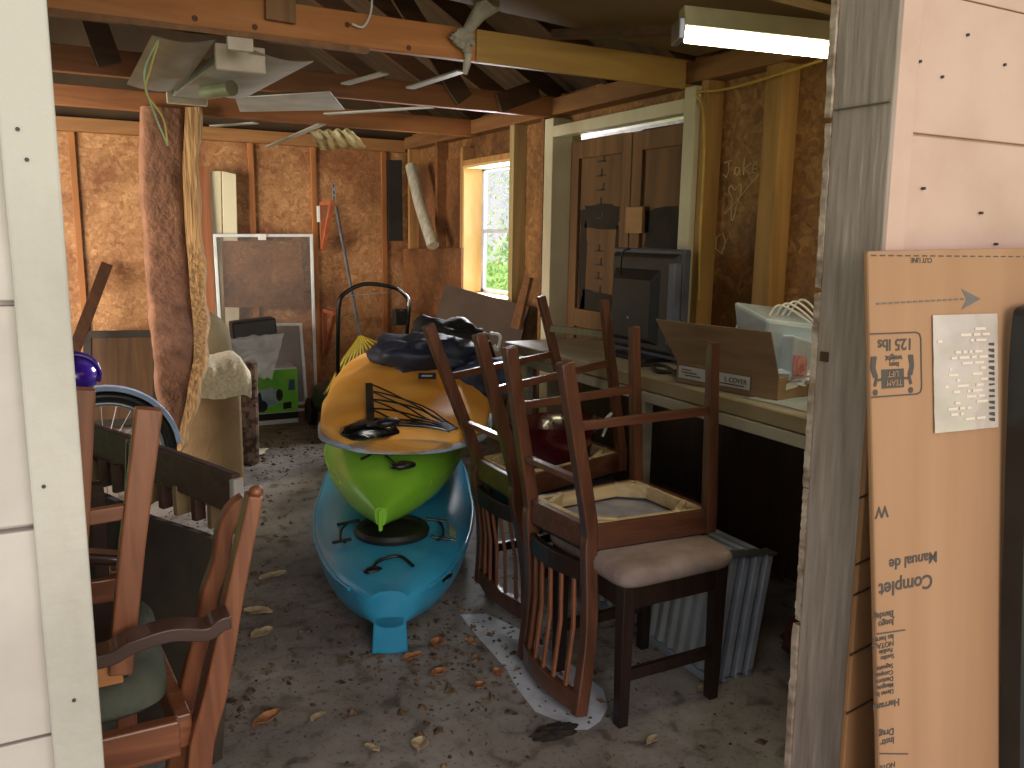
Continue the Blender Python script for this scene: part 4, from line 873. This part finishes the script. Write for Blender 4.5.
tag(MB().sheet(lambda u, v: lerp(lerp(q[0], q[1], u), lerp(q[3], q[2], u), v)+V(0, 0, .02*noise.noise(V(u*5, v*3, 1))+.006*math.sin(u*30)), 30, 10, .006).build('fibre_tile', mat('tile_tan', '#8c7a54', '#a8956c', (12, 12, 12), .9, bump=.4)), 'crumpled tan ceiling tile sagging below the third joist', 'ceiling tile')
t = thing('plastic_tie', (1.361,2.980,2.046), 'torn clear plastic tied in a knot round the first joist', 'plastic')
CL2 = mat('cloudy_film', '#a59e90', '#cbc5b6', (20, 20, 20), .4, bump=.6, alpha=.85)
MB().tube(bez([(1.428,2.900,2.247), (1.395,2.950,2.192), (1.369,2.990,2.141)], 5), [.05, .045, .04, .035, .03, .028, .026, .024, .022, .02, .016], 8).build('film_tail', CL2, t, smooth=50)
MB().blob((1.357,2.980,2.123), (.045, .03, .03), 41, amp=.6, freq=3).build('knot', CL2, t, smooth=50)
MB().tube(bez([(1.370,2.990,2.112), (1.378,2.980,2.065), (1.366,2.980,1.996)], 5), [.012, .02, .014, .02, .012, .018, .012, .016, .014, .012, .01], 8).build('film_end', CL2, t, smooth=50)
tag(tube(bez([(1.013,3.000,2.213), (1.005,3.000,2.162), (0.978,3.000,2.119), (0.939,3.000,2.124)], 6), .004).build('cord', WPL), 'thin white cord hanging over the first joist', 'cord')

# ================================================================= LEFT FOREGROUND
# armchair, upright, seen from its side
t = thing('armchair', (-.1, 1.65, 0), 'honey-brown wooden armchair with a grey-green cushion just inside the left jamb', 'chair')
YA = 1.60
post = [(0.154,1.600,0.283), (0.161,1.600,0.356), (0.198,1.600,0.510), (0.230,1.600,0.651), (0.260,1.600,0.780), (0.289,1.600,0.900)]
post[0] = (post[0][0], 1.60, 0.0); 
pst = MB().path(bez(post, 4), .045, [.046]*9+[.044, .042, .040, .038, .036, .034, .033, .032, .031, .03, .029, .028], side=(0, 1, 0)).build('back_post', OAK, t, .004)
MB().blob((0.293,1.600,0.905), (.014, .014, .012), 1, amp=.0).build('finial', OAK, pst, smooth=60)
sl = [(0.294,1.720,0.852), (0.267,1.720,0.832), (0.248,1.720,0.793), (0.237,1.720,0.730), (0.213,1.720,0.664), (0.198,1.720,0.594), (0.155,1.720,0.436), (0.114,1.720,0.217)]
MB().path(bez(sl, 5), .04, .034, side=(0, 1, 0)).build('splat_frame', OAK, t, .005, smooth=50)
far = [(-.38+.0, 1.60, 0), (-.37, 1.60, .45), (-.36, 1.60, .65)]
MB().path(far, .045, .045, side=(0, 1, 0)).build('front_post', OAK, t, .004); MB().path([(p[0], 2.10, p[2]) for p in far], .045, .045, side=(0, 1, 0)).build('front_post', OAK, t, .004)
MB().path([(.04, 2.06, 0), (.06, 2.06, .4), (.06, 2.06, .62)], .045, .045, side=(0, 1, 0)).build('back_post', OAK, t, .004)
MB().path(bez([(-.42, 1.55, .655), (-.20, 1.55, .672), (-0.005,1.550,0.653), (0.053,1.550,0.668), (0.121,1.550,0.677), (0.181,1.550,0.665), (0.209,1.550,0.679), (0.225,1.550,0.680)], 5), .055, .026, side=(0, 1, 0)).build('armrest', wood('arm_wood', '#34201a', '#4c342c', 'x', rough=.3, coat=.3, bump=.03), t, .009, smooth=60)
MB().path(bez([(-.40, 2.08, .655), (-.1, 2.08, .665), (.07, 2.06, .64)], 5), .055, .026, side=(0, 1, 0)).build('armrest', MC['arm_wood_x'], t, .009, smooth=60)
z_ = 0.448
B((-.36, 1.58, z_-.05), (.13, 1.61, z_+.025)).build('seat_rail', OAKX, t, .004); B((-.36, 2.08, z_-.05), (.12, 2.11, z_+.025)).build('seat_rail', OAKX, t, .004)
bar((.14, 1.6, z_-.01), (.10, 2.1, z_-.01), .03, .07).build('seat_rail', OAKX, t, .004); bar((-.36, 1.6, z_-.01), (-.36, 2.1, z_-.01), .03, .07).build('seat_rail', OAKX, t, .004)
rg = []
for z, e in ((0, -.01), (.02, .012), (.05, .012), (.075, -.01)):
    rg.append([V(-.115+math.copysign(abs(math.cos(a*math.pi/18))**.3, math.cos(a*math.pi/18))*(.225+e), 1.85+math.copysign(abs(math.sin(a*math.pi/18))**.3, math.sin(a*math.pi/18))*(.225+e), z_+.025+z) for a in range(36)])
MB().loft(rg).build('cushion', mat('grey_green_fabric', '#44463b', '#565749', (12, 12, 12), .9, bump=.25, bscale=60), t, smooth=50)
# inverted chair stacked on it
t = thing('dining_chair', (-.1, 1.75, z_+.10), 'honey-brown dining chair turned upside down on the armchair seat', 'chair')
zs = z_+.105
MB().path([(0.113,1.620,1.081), (0.070,1.620,0.825), V((0.035,1.620,0.579))], .036, [.046, .044, .042], side=(0, 1, 0)).build('leg', OAK, t, .004)
MB().path([(0.011,1.620,1.125), (-0.021,1.620,0.840), (-0.062,1.620,0.567)], .036, [.036, .04, .042], side=(0, 1, 0)).build('leg', OAK, t, .004)
MB().path([(.11, 2.02, .93), (.10, 2.02, .8), (.08, 2.02, zs)], .036, .042, side=(0, 1, 0)).build('leg', DKW, t, .004)
MB().path([(-.36, 2.02, .93), (-.34, 2.02, .8), (-.32, 2.02, zs)], .036, .042, side=(0, 1, 0)).build('leg', DKW, t, .004)
bar((-0.027,1.620,0.888), (0.084,1.620,0.893), .02, .028).build('stretcher', OAKX, t, .003)
bar((-.34, 1.63, zs+.035), (.04, 1.63, zs+.035), .022, .065).build('apron', wood('apron_wood', '#a5673a', '#bf8250', 'x', rough=.45, bump=.05), t, .003); bar((-.34, 2.0, zs+.035), (.06, 2.0, zs+.035), .022, .065).build('apron', OAKX, t, .003)
B((-.36, 1.64, zs), (.05, 2.02, zs+.015)).build('seat_board', mat('seat_leather', '#1d1410', '#2a1e18', rough=.35), t, .004)
# sofa bed: bowed dark top rail, slats, grey-brown cover
t = thing('futon_frame', (.15, 2.8, 0), 'dark wooden futon frame draped in grey-brown fabric behind the left chairs', 'futon')
R0, R1 = V((-0.001,3.093,0.740)), V((0.363,2.259,0.700)); R1.z = .70
up = V(.0, 0, 1)
pts = [lerp(V(-.35, 3.6, .74), V(R1), k/10) for k in range(11)]
MB().path([p+V(.03*math.sin(math.pi*k/10), .03*math.sin(math.pi*k/10), 0) for k, p in enumerate(pts)], .115, .03, side=(0, 0, 1)).build('top_rail', ESP, t, .006)
dn = (pts[-1]-pts[0]).normalized()
lab(MB().bar(pts[-1]-dn*.012, pts[-1]+dn*.012, .034, .09).build('rail_end', mat('worn_pale', '#8f8a84', '#a8a39c'), t, .006), 'pale worn end of the rail')
TAN = mat('slat_tan', '#6b563c', '#86704f', (8, 8, 3), .8)
for k in range(9):
    p = lerp(pts[0], pts[-1], .08+.105*k)+V(.02, .02, 0); bar(p+V(0, 0, -.04), p+V(0, 0, -.13), .05, .02, up=dn).build('slat', TAN if k % 2 == 0 or k > 5 else ESP, t, .003)
    p2 = lerp(pts[0], pts[-1], .13+.105*k)+V(.02, .02, 0); bar(p2+V(0, 0, -.04), p2+V(0, 0, -.13), .035, .024, up=dn).build('slat', ESP, t, .003)
a0, a1 = pts[0]+V(-.02, -.02, -.12), pts[-1]+V(-.02, -.02, -.12)
MB().sheet(lambda u, v: lerp(a0, a1, u)+V(-.10*v+.02*math.sin(u*14)*v, -.10*v, -.58*v+.012*noise.noise(V(u*6, v*4, 3)))+V(-.0, 0, -.02*u), 40, 20, .03).build('fabric_cover', mat('greyish_brown', '#3a3128', '#4c4236', (5, 5, 5), .95, bump=.3, bscale=40), t, smooth=60)
for p in (pts[1]+V(-.1, 0, 0), pts[7]+V(-.12, 0, 0)): bar(V(p)+V(0, 0, -.05), (p.x, p.y, 0), .04, .05, up=(0, 1, 0)).build('leg', ESP, t, .004)
# bicycle wheel with pale blue guard, purple helmet
c = V((0.092,4.200,0.351)); 
t = thing('bicycle_wheel', c, 'bicycle wheel with a pale blue mudguard behind the left chairs', 'wheel')
def ring(R_, n=64, a0=0, a1=2*math.pi): return [c+V(.85*R_*math.cos(a0+(a1-a0)*k/n), .10*R_*math.cos(a0+(a1-a0)*k/n), .85*R_*math.sin(a0+(a1-a0)*k/n)) for k in range(n+(0 if a1-a0 > 6.2 else 1))]
tube(ring(.345), .026, closed=True).build('tyre', BLKP, t, smooth=60)
MB().path(ring(.390, 40, .1, 3.04), .055, .022, side=(0, 1, 0)).build('mudguard', mat('pale_blue', '#8fa8cc', '#a9c0e0', rough=.35), t, .002, smooth=60)
tube(ring(.305), .012, closed=True).build('rim', STEEL, t, smooth=60)
tube([c-V(0, .04, 0), c+V(0, .04, 0)], .02).build('hub', STEEL, t, smooth=60)
rr = ring(.30, 24)
m = MB()
for k in range(24): m.tube([c+V(0, .02*(1 if k % 2 else -1), 0), rr[k]], .0015, 5)
m.build('spokes', STEEL, t)
t = thing('helmet', (-0.000,3.500,0.862), 'glossy purple helmet showing beside the left jamb', 'helmet')
sh_ = MB().blob((-0.007,3.500,0.862), (.085, .11, .075), 2, amp=.03).build('shell', mat('purple_gloss', '#3a1690', '#4d22b0', rough=.15, coat=.7), t, smooth=60)
m = MB()
for k in (-1, 0, 1): m.tube([V((-0.007,3.500,0.862))+V(.088*math.cos(a), .03*k, .078*math.sin(a)) for a in [-.4+.2*j for j in range(14)]], .006, 8)
m.build('vent_rib', MC['purple_gloss'], sh_, smooth=60)

# ================================================================= RIGHT FOREGROUND: flat cartons leaning on the siding
t = thing('flat_carton', (1.62, .93, 0), 'tall flat cardboard carton printed upside down, leaning on the pinkish siding', 'carton')
tl, tr_ = V((1.233,1.005,1.385)), V(1.95, 1.0, 1.395)
bl, br_ = V((1.261,0.900,0.445)), V(1.86, .86, 0)
dwn = (bl-tl).normalized(); bl = tl+dwn*(tl.z/(-dwn.z))
rt = V(1, -.06, .0).normalized(); W = .62
bdir = V(.99, -.10, 0).normalized()
tr2 = tl+bdir*W+V(0, 0, .015); br2 = bl+bdir*W
nq = (tr2-tl).cross(bl-tl).normalized(); nq = nq if nq.y < 0 else -nq
MB().prism([tl, tr2, br2, bl], -nq*.014).build('carton_body', CARDW, t, .004)
def cp(px_, py_):  # metres right of and below the carton's top left corner
    return tl+bdir*px_+(bl-tl).normalized()*py_+nq*.0008
UX = -bdir; UY = (bl-tl).normalized()
def ctext(s, x, y, size): text('print', s, cp(x, y), UX, UY, size, INK, t, depth=.0003, bold=.018)
def cline(x0, y0, x1, y1, w_=.0025):
    a, b = cp(x0, y0), cp(x1, y1); d = (b-a).normalized(); s2 = nq.cross(d)*w_/2
    return MB().prism([a-s2, b-s2, b+s2, a+s2], nq*.0006)
ctext('125 lbs', .100, .156, .029); ctext('weight', .074, .185, .015); ctext('item', .066, .197, .013)
m = cline(.0, .145, .108, .145); m2 = cline(.0, .257, .108, .257); 
rr_ = [(.108, .145), (.116, .148), (.119, .156), (.119, .246), (.116, .254), (.108, .257)]
m = MB()
for a, b in zip([(.0, .145)]+rr_, rr_+[(.0, .257)]):
    k = cline(*a, *b); m.add(k.v, k.f)
m.build('print_border', INK, t)
MB().slab([cp(.024, .209), cp(.077, .209), cp(.077, .243), cp(.024, .243)], .0006).build('print_block', INK, t)
PT = CARDW
def ctl(s, x, y, size): 
    o_ = cp(x, y)+nq*.0012; text('print_light', s, o_, UX, UY, size, PT, t, depth=.0003)
ctl('TEAM', .071, .229, .0145); ctl('LIFT', .063, .213, .0145)
for xs in (1, -1):      # the two lifting figures beside the block
    m = MB()
    cx_ = .0505+xs*.040
    for pts in ([(0, .185), (.004, .205), (-.002, .222), (.003, .238)], [(.006*1, .185), (.008, .205), (.003, .222)]):
        q = [(cx_+xs*p[0]*1.0, p[1]) for p in pts]
        for a, b in zip(q, q[1:]): k = cline(*a, *b, .006); m.add(k.v, k.f)
    hd = [cp(cx_+xs*.002+.0055*math.cos(a), .249+.0055*math.sin(a)) for a in [2*math.pi*j/12 for j in range(12)]]; m.prism(hd, nq*.0006)
    k = cline(cx_, .228, cx_-xs*.016, .226, .004); m.add(k.v, k.f)
    m.build('print_figure', INK, t)
m = MB()
for k in range(16): q = cline(.0155+.0145*k, .0923-.0004*k, .0255+.0145*k, .0920-.0004*k, .003); m.add(q.v, q.f)
m.prism([cp(.2709, .0868), cp(.222, .068), cp(.235, .0868), cp(.222, .106)], nq*.0006)
m.build('print_arrow', mat('grey_ink', '#6b625c'), t)
m = MB()
for k in range(30): q = cline(.006+.02*k, .008, .018+.02*k, .008, .002); m.add(q.v, q.f)
m.build('print_dashes', INK, t)
ctext('CUT LINE', .15, .012, .012)
ctext('W', .034, .456, .03); ctext('Manual de', .152, .556, .029); ctext('Complet', .139, .598, .037)
ctext('Juego', .041, .668, .017); ctext('Bandej', .041, .652, .017)
ctext('NOTA: L', .040, .709, .014); ctext('las herra', .040, .697, .014); ctext('Sustitu', .040, .734, .012); ctext('Fusible', .037, .722, .012)
for i_, s_ in enumerate(['Llaves in', 'Mangue', 'Destorn', 'Compue', 'Seguete']): ctext(s_, .037, .801-.0122*i_, .0125)
ctext('Herrami', .051, .822, .019); ctext('Instr', .036, .893, .018); ctext('Drag', .036, .876, .018); ctext('NOTE', .037, .942, .014)
for a in ((.0, .690, .068, .6935), (.0, .9177, .069, .934)): cline(*a, .0022).build('print_rule', INK, t)
tm = MB().slab([cp(.09, .0), cp(.17, -.012), cp(.16, .03), cp(.10, .035)], .0006)
# clear pouch with a packing slip taped on the carton
t2 = thing('packing_slip', cp(.22, .33), 'white packing slip in a clear pouch taped to the tall carton', 'label')
po_ = MB().sheet(lambda u, v: cp(.146+.165*u, .115+.217*v)+nq*(.003+.0012*noise.noise(V(u*9, v*7, 1))), 24, 24, .001).build('pouch', mat('pouch_film', '#b5a59c', '#cbbbb0', (9, 9, 9), .2, bump=.2, bscale=20, coat=.3), t2, smooth=60)
SLP = mat('slip_print', '#dcc9b8', rough=.6)
m = MB(); rs = random.Random(5)
for r in range(17):
    y = .14+.0105*r; x = .155+rs.uniform(0, .05)
    while x < .27:
        wd = rs.uniform(.006, .03); 
        if rs.random() < .6: m.slab([cp(x, y)+nq*.0048, cp(x+wd, y)+nq*.0048, cp(x+wd, y+.005)+nq*.0048, cp(x, y+.005)+nq*.0048], .0004)
        x += wd+.006
m.build('slip_print', SLP, po_)
m = MB(); 
for r in range(14): 
    y = .17+.011*r; m.slab([cp(.286, y)+nq*.005, cp(.300, y)+nq*.005, cp(.300, y+rs.uniform(.003, .009))+nq*.005, cp(.286, y+.004)+nq*.005], .0004)
m.build('slip_barcode', INK, po_)
# second carton behind it
t = thing('flat_carton', (1.42, 1.0, 0), 'tan folded carton sticking out behind the tall printed carton', 'carton')
a, b = V(1.29, 1.028, 1.20), V(1.60, 1.028, 1.20); c_, d2 = V(1.60, .985, 0), V(1.265, .985, 0)
MB().prism([a, b, c_, d2], (0, -.012, 0)).build('carton_body', CARDO, t, .003)
m = MB()
for z in (.93, .80, .74, .62, .50): m.slab([(1.27, .9725+.0358*z, z), (1.40, .9725+.0358*z, z+.02), (1.40, .9725+.0358*z, z+.024), (1.27, .9725+.0358*z, z+.004)], .0015)
m.build('print_line', mat('brown_line', '#3f2a1c'), t)
# black moulded case at the right edge
t = thing('black_case', (1.7, .86, 0), 'black moulded plastic case standing at the right edge against the cartons', 'case')
x0 = 1.565
MB().path(bez([(x0+.02, .80, 0), (x0+.005, .86, .6), (x0+.0, .905, 1.1), (x0+.0, .915, 1.25), (x0+.015, .915, 1.28), (x0+.12, .915, 1.285)], 6), .04, .014, side=(0, 1, 0)).build('rim', mat('case_black', '#141416', '#1e1e20', rough=.35), t, .006, smooth=50)
MB().slab([(x0+.015, .895, 1.27), (x0+.5, .895, 1.28), (x0+.5, .79, 0), (x0+.03, .79, 0)], .02).build('shell', mat('case_grey', '#4b454c', '#5c555c', rough=.4), t, .004)
MB().cyl((x0+.035, .868, 1.26), (x0+.035, .855, 1.26), .009).build('rivet', STEEL, t)

# graffiti scratched on the sheathing of the right wall
CH = mat('chalk', '#b39a68', '#c4ab78')
def scr(pts):
    return tube([(2.500,-61.094,-11.991)]*0 or [V(2.547, y, z) for y, z in pts], .0022, 5)
g = MB()
ya, za = 2.86, 1.67
def addp(pts):
    k = tube([V(2.547, ya-a, za+b) for a, b in pts], .0028, 5); g.add(k.v, k.f)
addp([(.0, .06), (.05, .065)]); addp([(.03, .063), (.035, .02), (.02, -.005), (.0, .01)])
addp([(.10, .03), (.075, .035), (.07, .01), (.09, .0), (.10, .03), (.105, .0)])
addp([(.125, .07), (.125, .0)]); addp([(.165, .045), (.128, .025), (.165, .0)])
addp([(.18, .02), (.205, .025), (.20, .045), (.18, .035), (.18, .008), (.21, .0)])
addp([(p.x, p.y) for p in bez([(.07, -.10, 0), (.04, -.06, 0), (.055, -.04, 0), (.08, -.06, 0), (.105, -.035, 0), (.12, -.06, 0), (.10, -.12, 0), (.075, -.19, 0), (.065, -.15, 0), (.07, -.10, 0)], 4)])
addp([(.02, -.16), (.09, -.11), (.16, -.05), (.22, .0)]); addp([(.20, .02), (.22, .0), (.20, -.01)])
addp([(-.02, -.26), (.02, -.24), (.04, -.28), (.02, -.33), (-.02, -.31), (-.02, -.26)])
g.build('scratched_name', CH, wr)

# ================================================================= LEAVES AND DIRT ON THE FLOOR
LEAF = mat('dry_leaf', '#7d4c2c', '#b07a50', (40, 40, 40), .8); LEAF2 = mat('pale_leaf', '#8f7a5c', '#b09b7c', (40, 40, 40), .8)
def leaf(p, L, W_, ang, m_, label, seed):
    p = V(p); ca, sa = math.cos(ang), math.sin(ang)
    def fn(u, v):
        x = (u-.5)*L; w_ = W_*math.sin(math.pi*min(1, max(0, u)))**.7*(v-.5); z = .008+.010*abs(v-.5)*2+.006*noise.noise(V(u*4, v*4, seed))
        return (p.x+x*ca-w_*sa, p.y+x*sa+w_*ca, z)
    return tag(MB().sheet(fn, 12, 6, .0015).build('dry_leaf', m_, smooth=60), label, 'leaf', 'dry leaves on the concrete')
spots = [((0.421,2.271,0.000), .10, .045, .5, 'curled orange-brown leaf lying alone on the open floor at front left'),
    ((0.927,2.421,0.000), .08, .04, .2, 'brown leaf right beside the tail of the blue kayak'), ((1.040,2.473,0.000), .07, .05, 1, 'orange leaf to the right of the blue kayak tail'),
    ((0.968,2.287,0.000), .06, .04, .1, 'tan leaf below and right of the blue kayak tail'), ((1.053,2.158,0.000), .04, .04, .7, 'small orange leaf near the pale floor patch'),
    ((1.139,2.202,0.000), .05, .04, 1.4, 'round brown leaf at the edge of the pale floor patch'), ((1.145,2.430,0.000), .05, .03, 2, 'small brown leaf between kayak and slatted chair back'),
    ((0.516,2.811,0.000), .09, .06, .4, 'pale tan leaf clump on the floor beside the armchair arm'), ((0.538,2.993,0.000), .11, .06, 2.6, 'grey-brown leaf clump farther along beside the armchair'),
    ((0.659,3.302,-0.000), .12, .05, .2, 'long brown leaf clump on the floor left of the blue kayak'), ((0.647,1.998,0.000), .05, .02, 2.2, 'thin pale twig-like leaf at the front edge of the floor'),
    ((0.772,1.957,0.000), .06, .05, 1.0, 'crumpled brown leaf at the bottom centre of the floor'), ((1.361,1.683,0.000), .05, .025, .3, 'pale leaf on the floor right of the beige stool'),
    ((1.660,1.831,0.000), .04, .02, .3, 'tiny white petal-like leaf by the far leg of the beige stool'), ((0.556,2.215,0.000), .05, .02, .3, 'small grey leaf in the middle of the open floor')]
for i, (p, L, W_, a, l) in enumerate(spots): leaf(p, L, W_, a, LEAF if i in (0, 1, 2, 3, 4, 5, 6) else LEAF2, l, i)
tag(MB().blob((1.143,1.851,0.000), (.075, .035, .018), 3, amp=.35, freq=3).build('dirt_clump', mat('dark_soil', '#1d1610', '#2f251b', (30, 30, 30), .95)), 'dark dirt clump below the slatted back of the nearer chair', 'dirt')
rs = random.Random(11); m = MB()
for k in range(2600):
    if k % 2 and k < 900: continue
    if k < 900: x, y = rs.uniform(-.1, 2.3), rs.uniform(1.3, 5.6)
    elif k < 1500: a = rs.gauss(0, .16); y = rs.uniform(2.2, 5.2); x = .30+.14*(y-2.2)+a
    elif k < 2000: x, y = rs.gauss(1.05, .22), rs.gauss(2.35, .25)
    else: x, y = rs.gauss(1.2, .4), rs.gauss(5.5, .5)
    if y > 6.3 or y < 1.2: continue
    s_ = rs.uniform(.003, .012) if rs.random() < .85 else rs.uniform(.012, .024); a = rs.uniform(0, 3.14); c, s2 = math.cos(a), math.sin(a); e = rs.uniform(.2, .8)
    q = [(x+s_*(i*c-j*e*s2), y+s_*(i*s2+j*e*c), .001) for i, j in ((-1, -.6), (.2, -1), (1, .3), (-.3, 1))]
    m.add(q+[(x, y, .002+s_*.5)], [(0, 1, 4), (1, 2, 4), (2, 3, 4), (3, 0, 4), (0, 1, 2, 3)])
o = m.build('floor_litter', mat('litter', '#2a1f16', '#7a6248', (30, 30, 30), .95), origin=(0, 0, 0)); tag(o, 'crumbs of dirt and shredded leaves strewn over the concrete floor', 'litter', kind='stuff')
# pale bluish patch laid thinly on the concrete
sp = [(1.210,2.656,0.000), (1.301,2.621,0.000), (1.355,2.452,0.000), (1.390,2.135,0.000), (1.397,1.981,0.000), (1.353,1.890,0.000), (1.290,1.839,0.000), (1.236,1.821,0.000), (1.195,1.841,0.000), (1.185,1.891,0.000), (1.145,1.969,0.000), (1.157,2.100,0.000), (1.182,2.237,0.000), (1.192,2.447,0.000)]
o = MB().prism([(x, y, .0015) for x, y, z in sp], (0, 0, .001)).build('pale_patch', mat('pale_patch_mat', '#a4a6ac', '#c2c5cc', (9, 9, 9), .7, lo=.35, hi=.5)); tag(o, 'pale bluish patch on the floor beneath the chair backs', 'paint patch')

# ================================================================= OUTSIDE
LG = mat('leaf_green', '#86bd5e', '#c4e2a0', (9, 9, 9), .8, lo=.35, hi=.65)
def shrub(p, r, h, seed, label):
    t = thing('shrub', p, label, 'shrub', 'shrubs outside the window')
    rs = random.Random(seed); m = MB()
    for k in range(2200):
        a = rs.uniform(0, 6.28); q = rs.random()**.4; z = rs.uniform(0, 1); rr = r*q*math.sin(math.pi*min(.97, .15+z*.85))**.5
        c = V(p[0]+rr*math.cos(a), p[1]+rr*math.sin(a), p[2]+h*z); u = V(rs.gauss(0, 1), rs.gauss(0, 1), rs.gauss(0, 1)).normalized()*.07; v = u.orthogonal().normalized()*.035
        m.add([c-u, c+v, c+u, c-v], [(0, 1, 2, 3)])
    m.build('foliage', LG, t)
    m = MB()
    for k in range(5): a = k*1.25; m.tube([V(p), V(p[0]+.4*r*math.cos(a), p[1]+.4*r*math.sin(a), p[2]+h*.7)], [.03, .01], 6)
    m.build('stem', RAFT, t)
shrub((6.9, 11.4, -.13), 1.7, 1.75, 1, 'leafy green shrub close outside the side window')
shrub((10.5, 17.2, -.13), 3.2, 4.4, 2, 'larger green shrub farther from the side window')
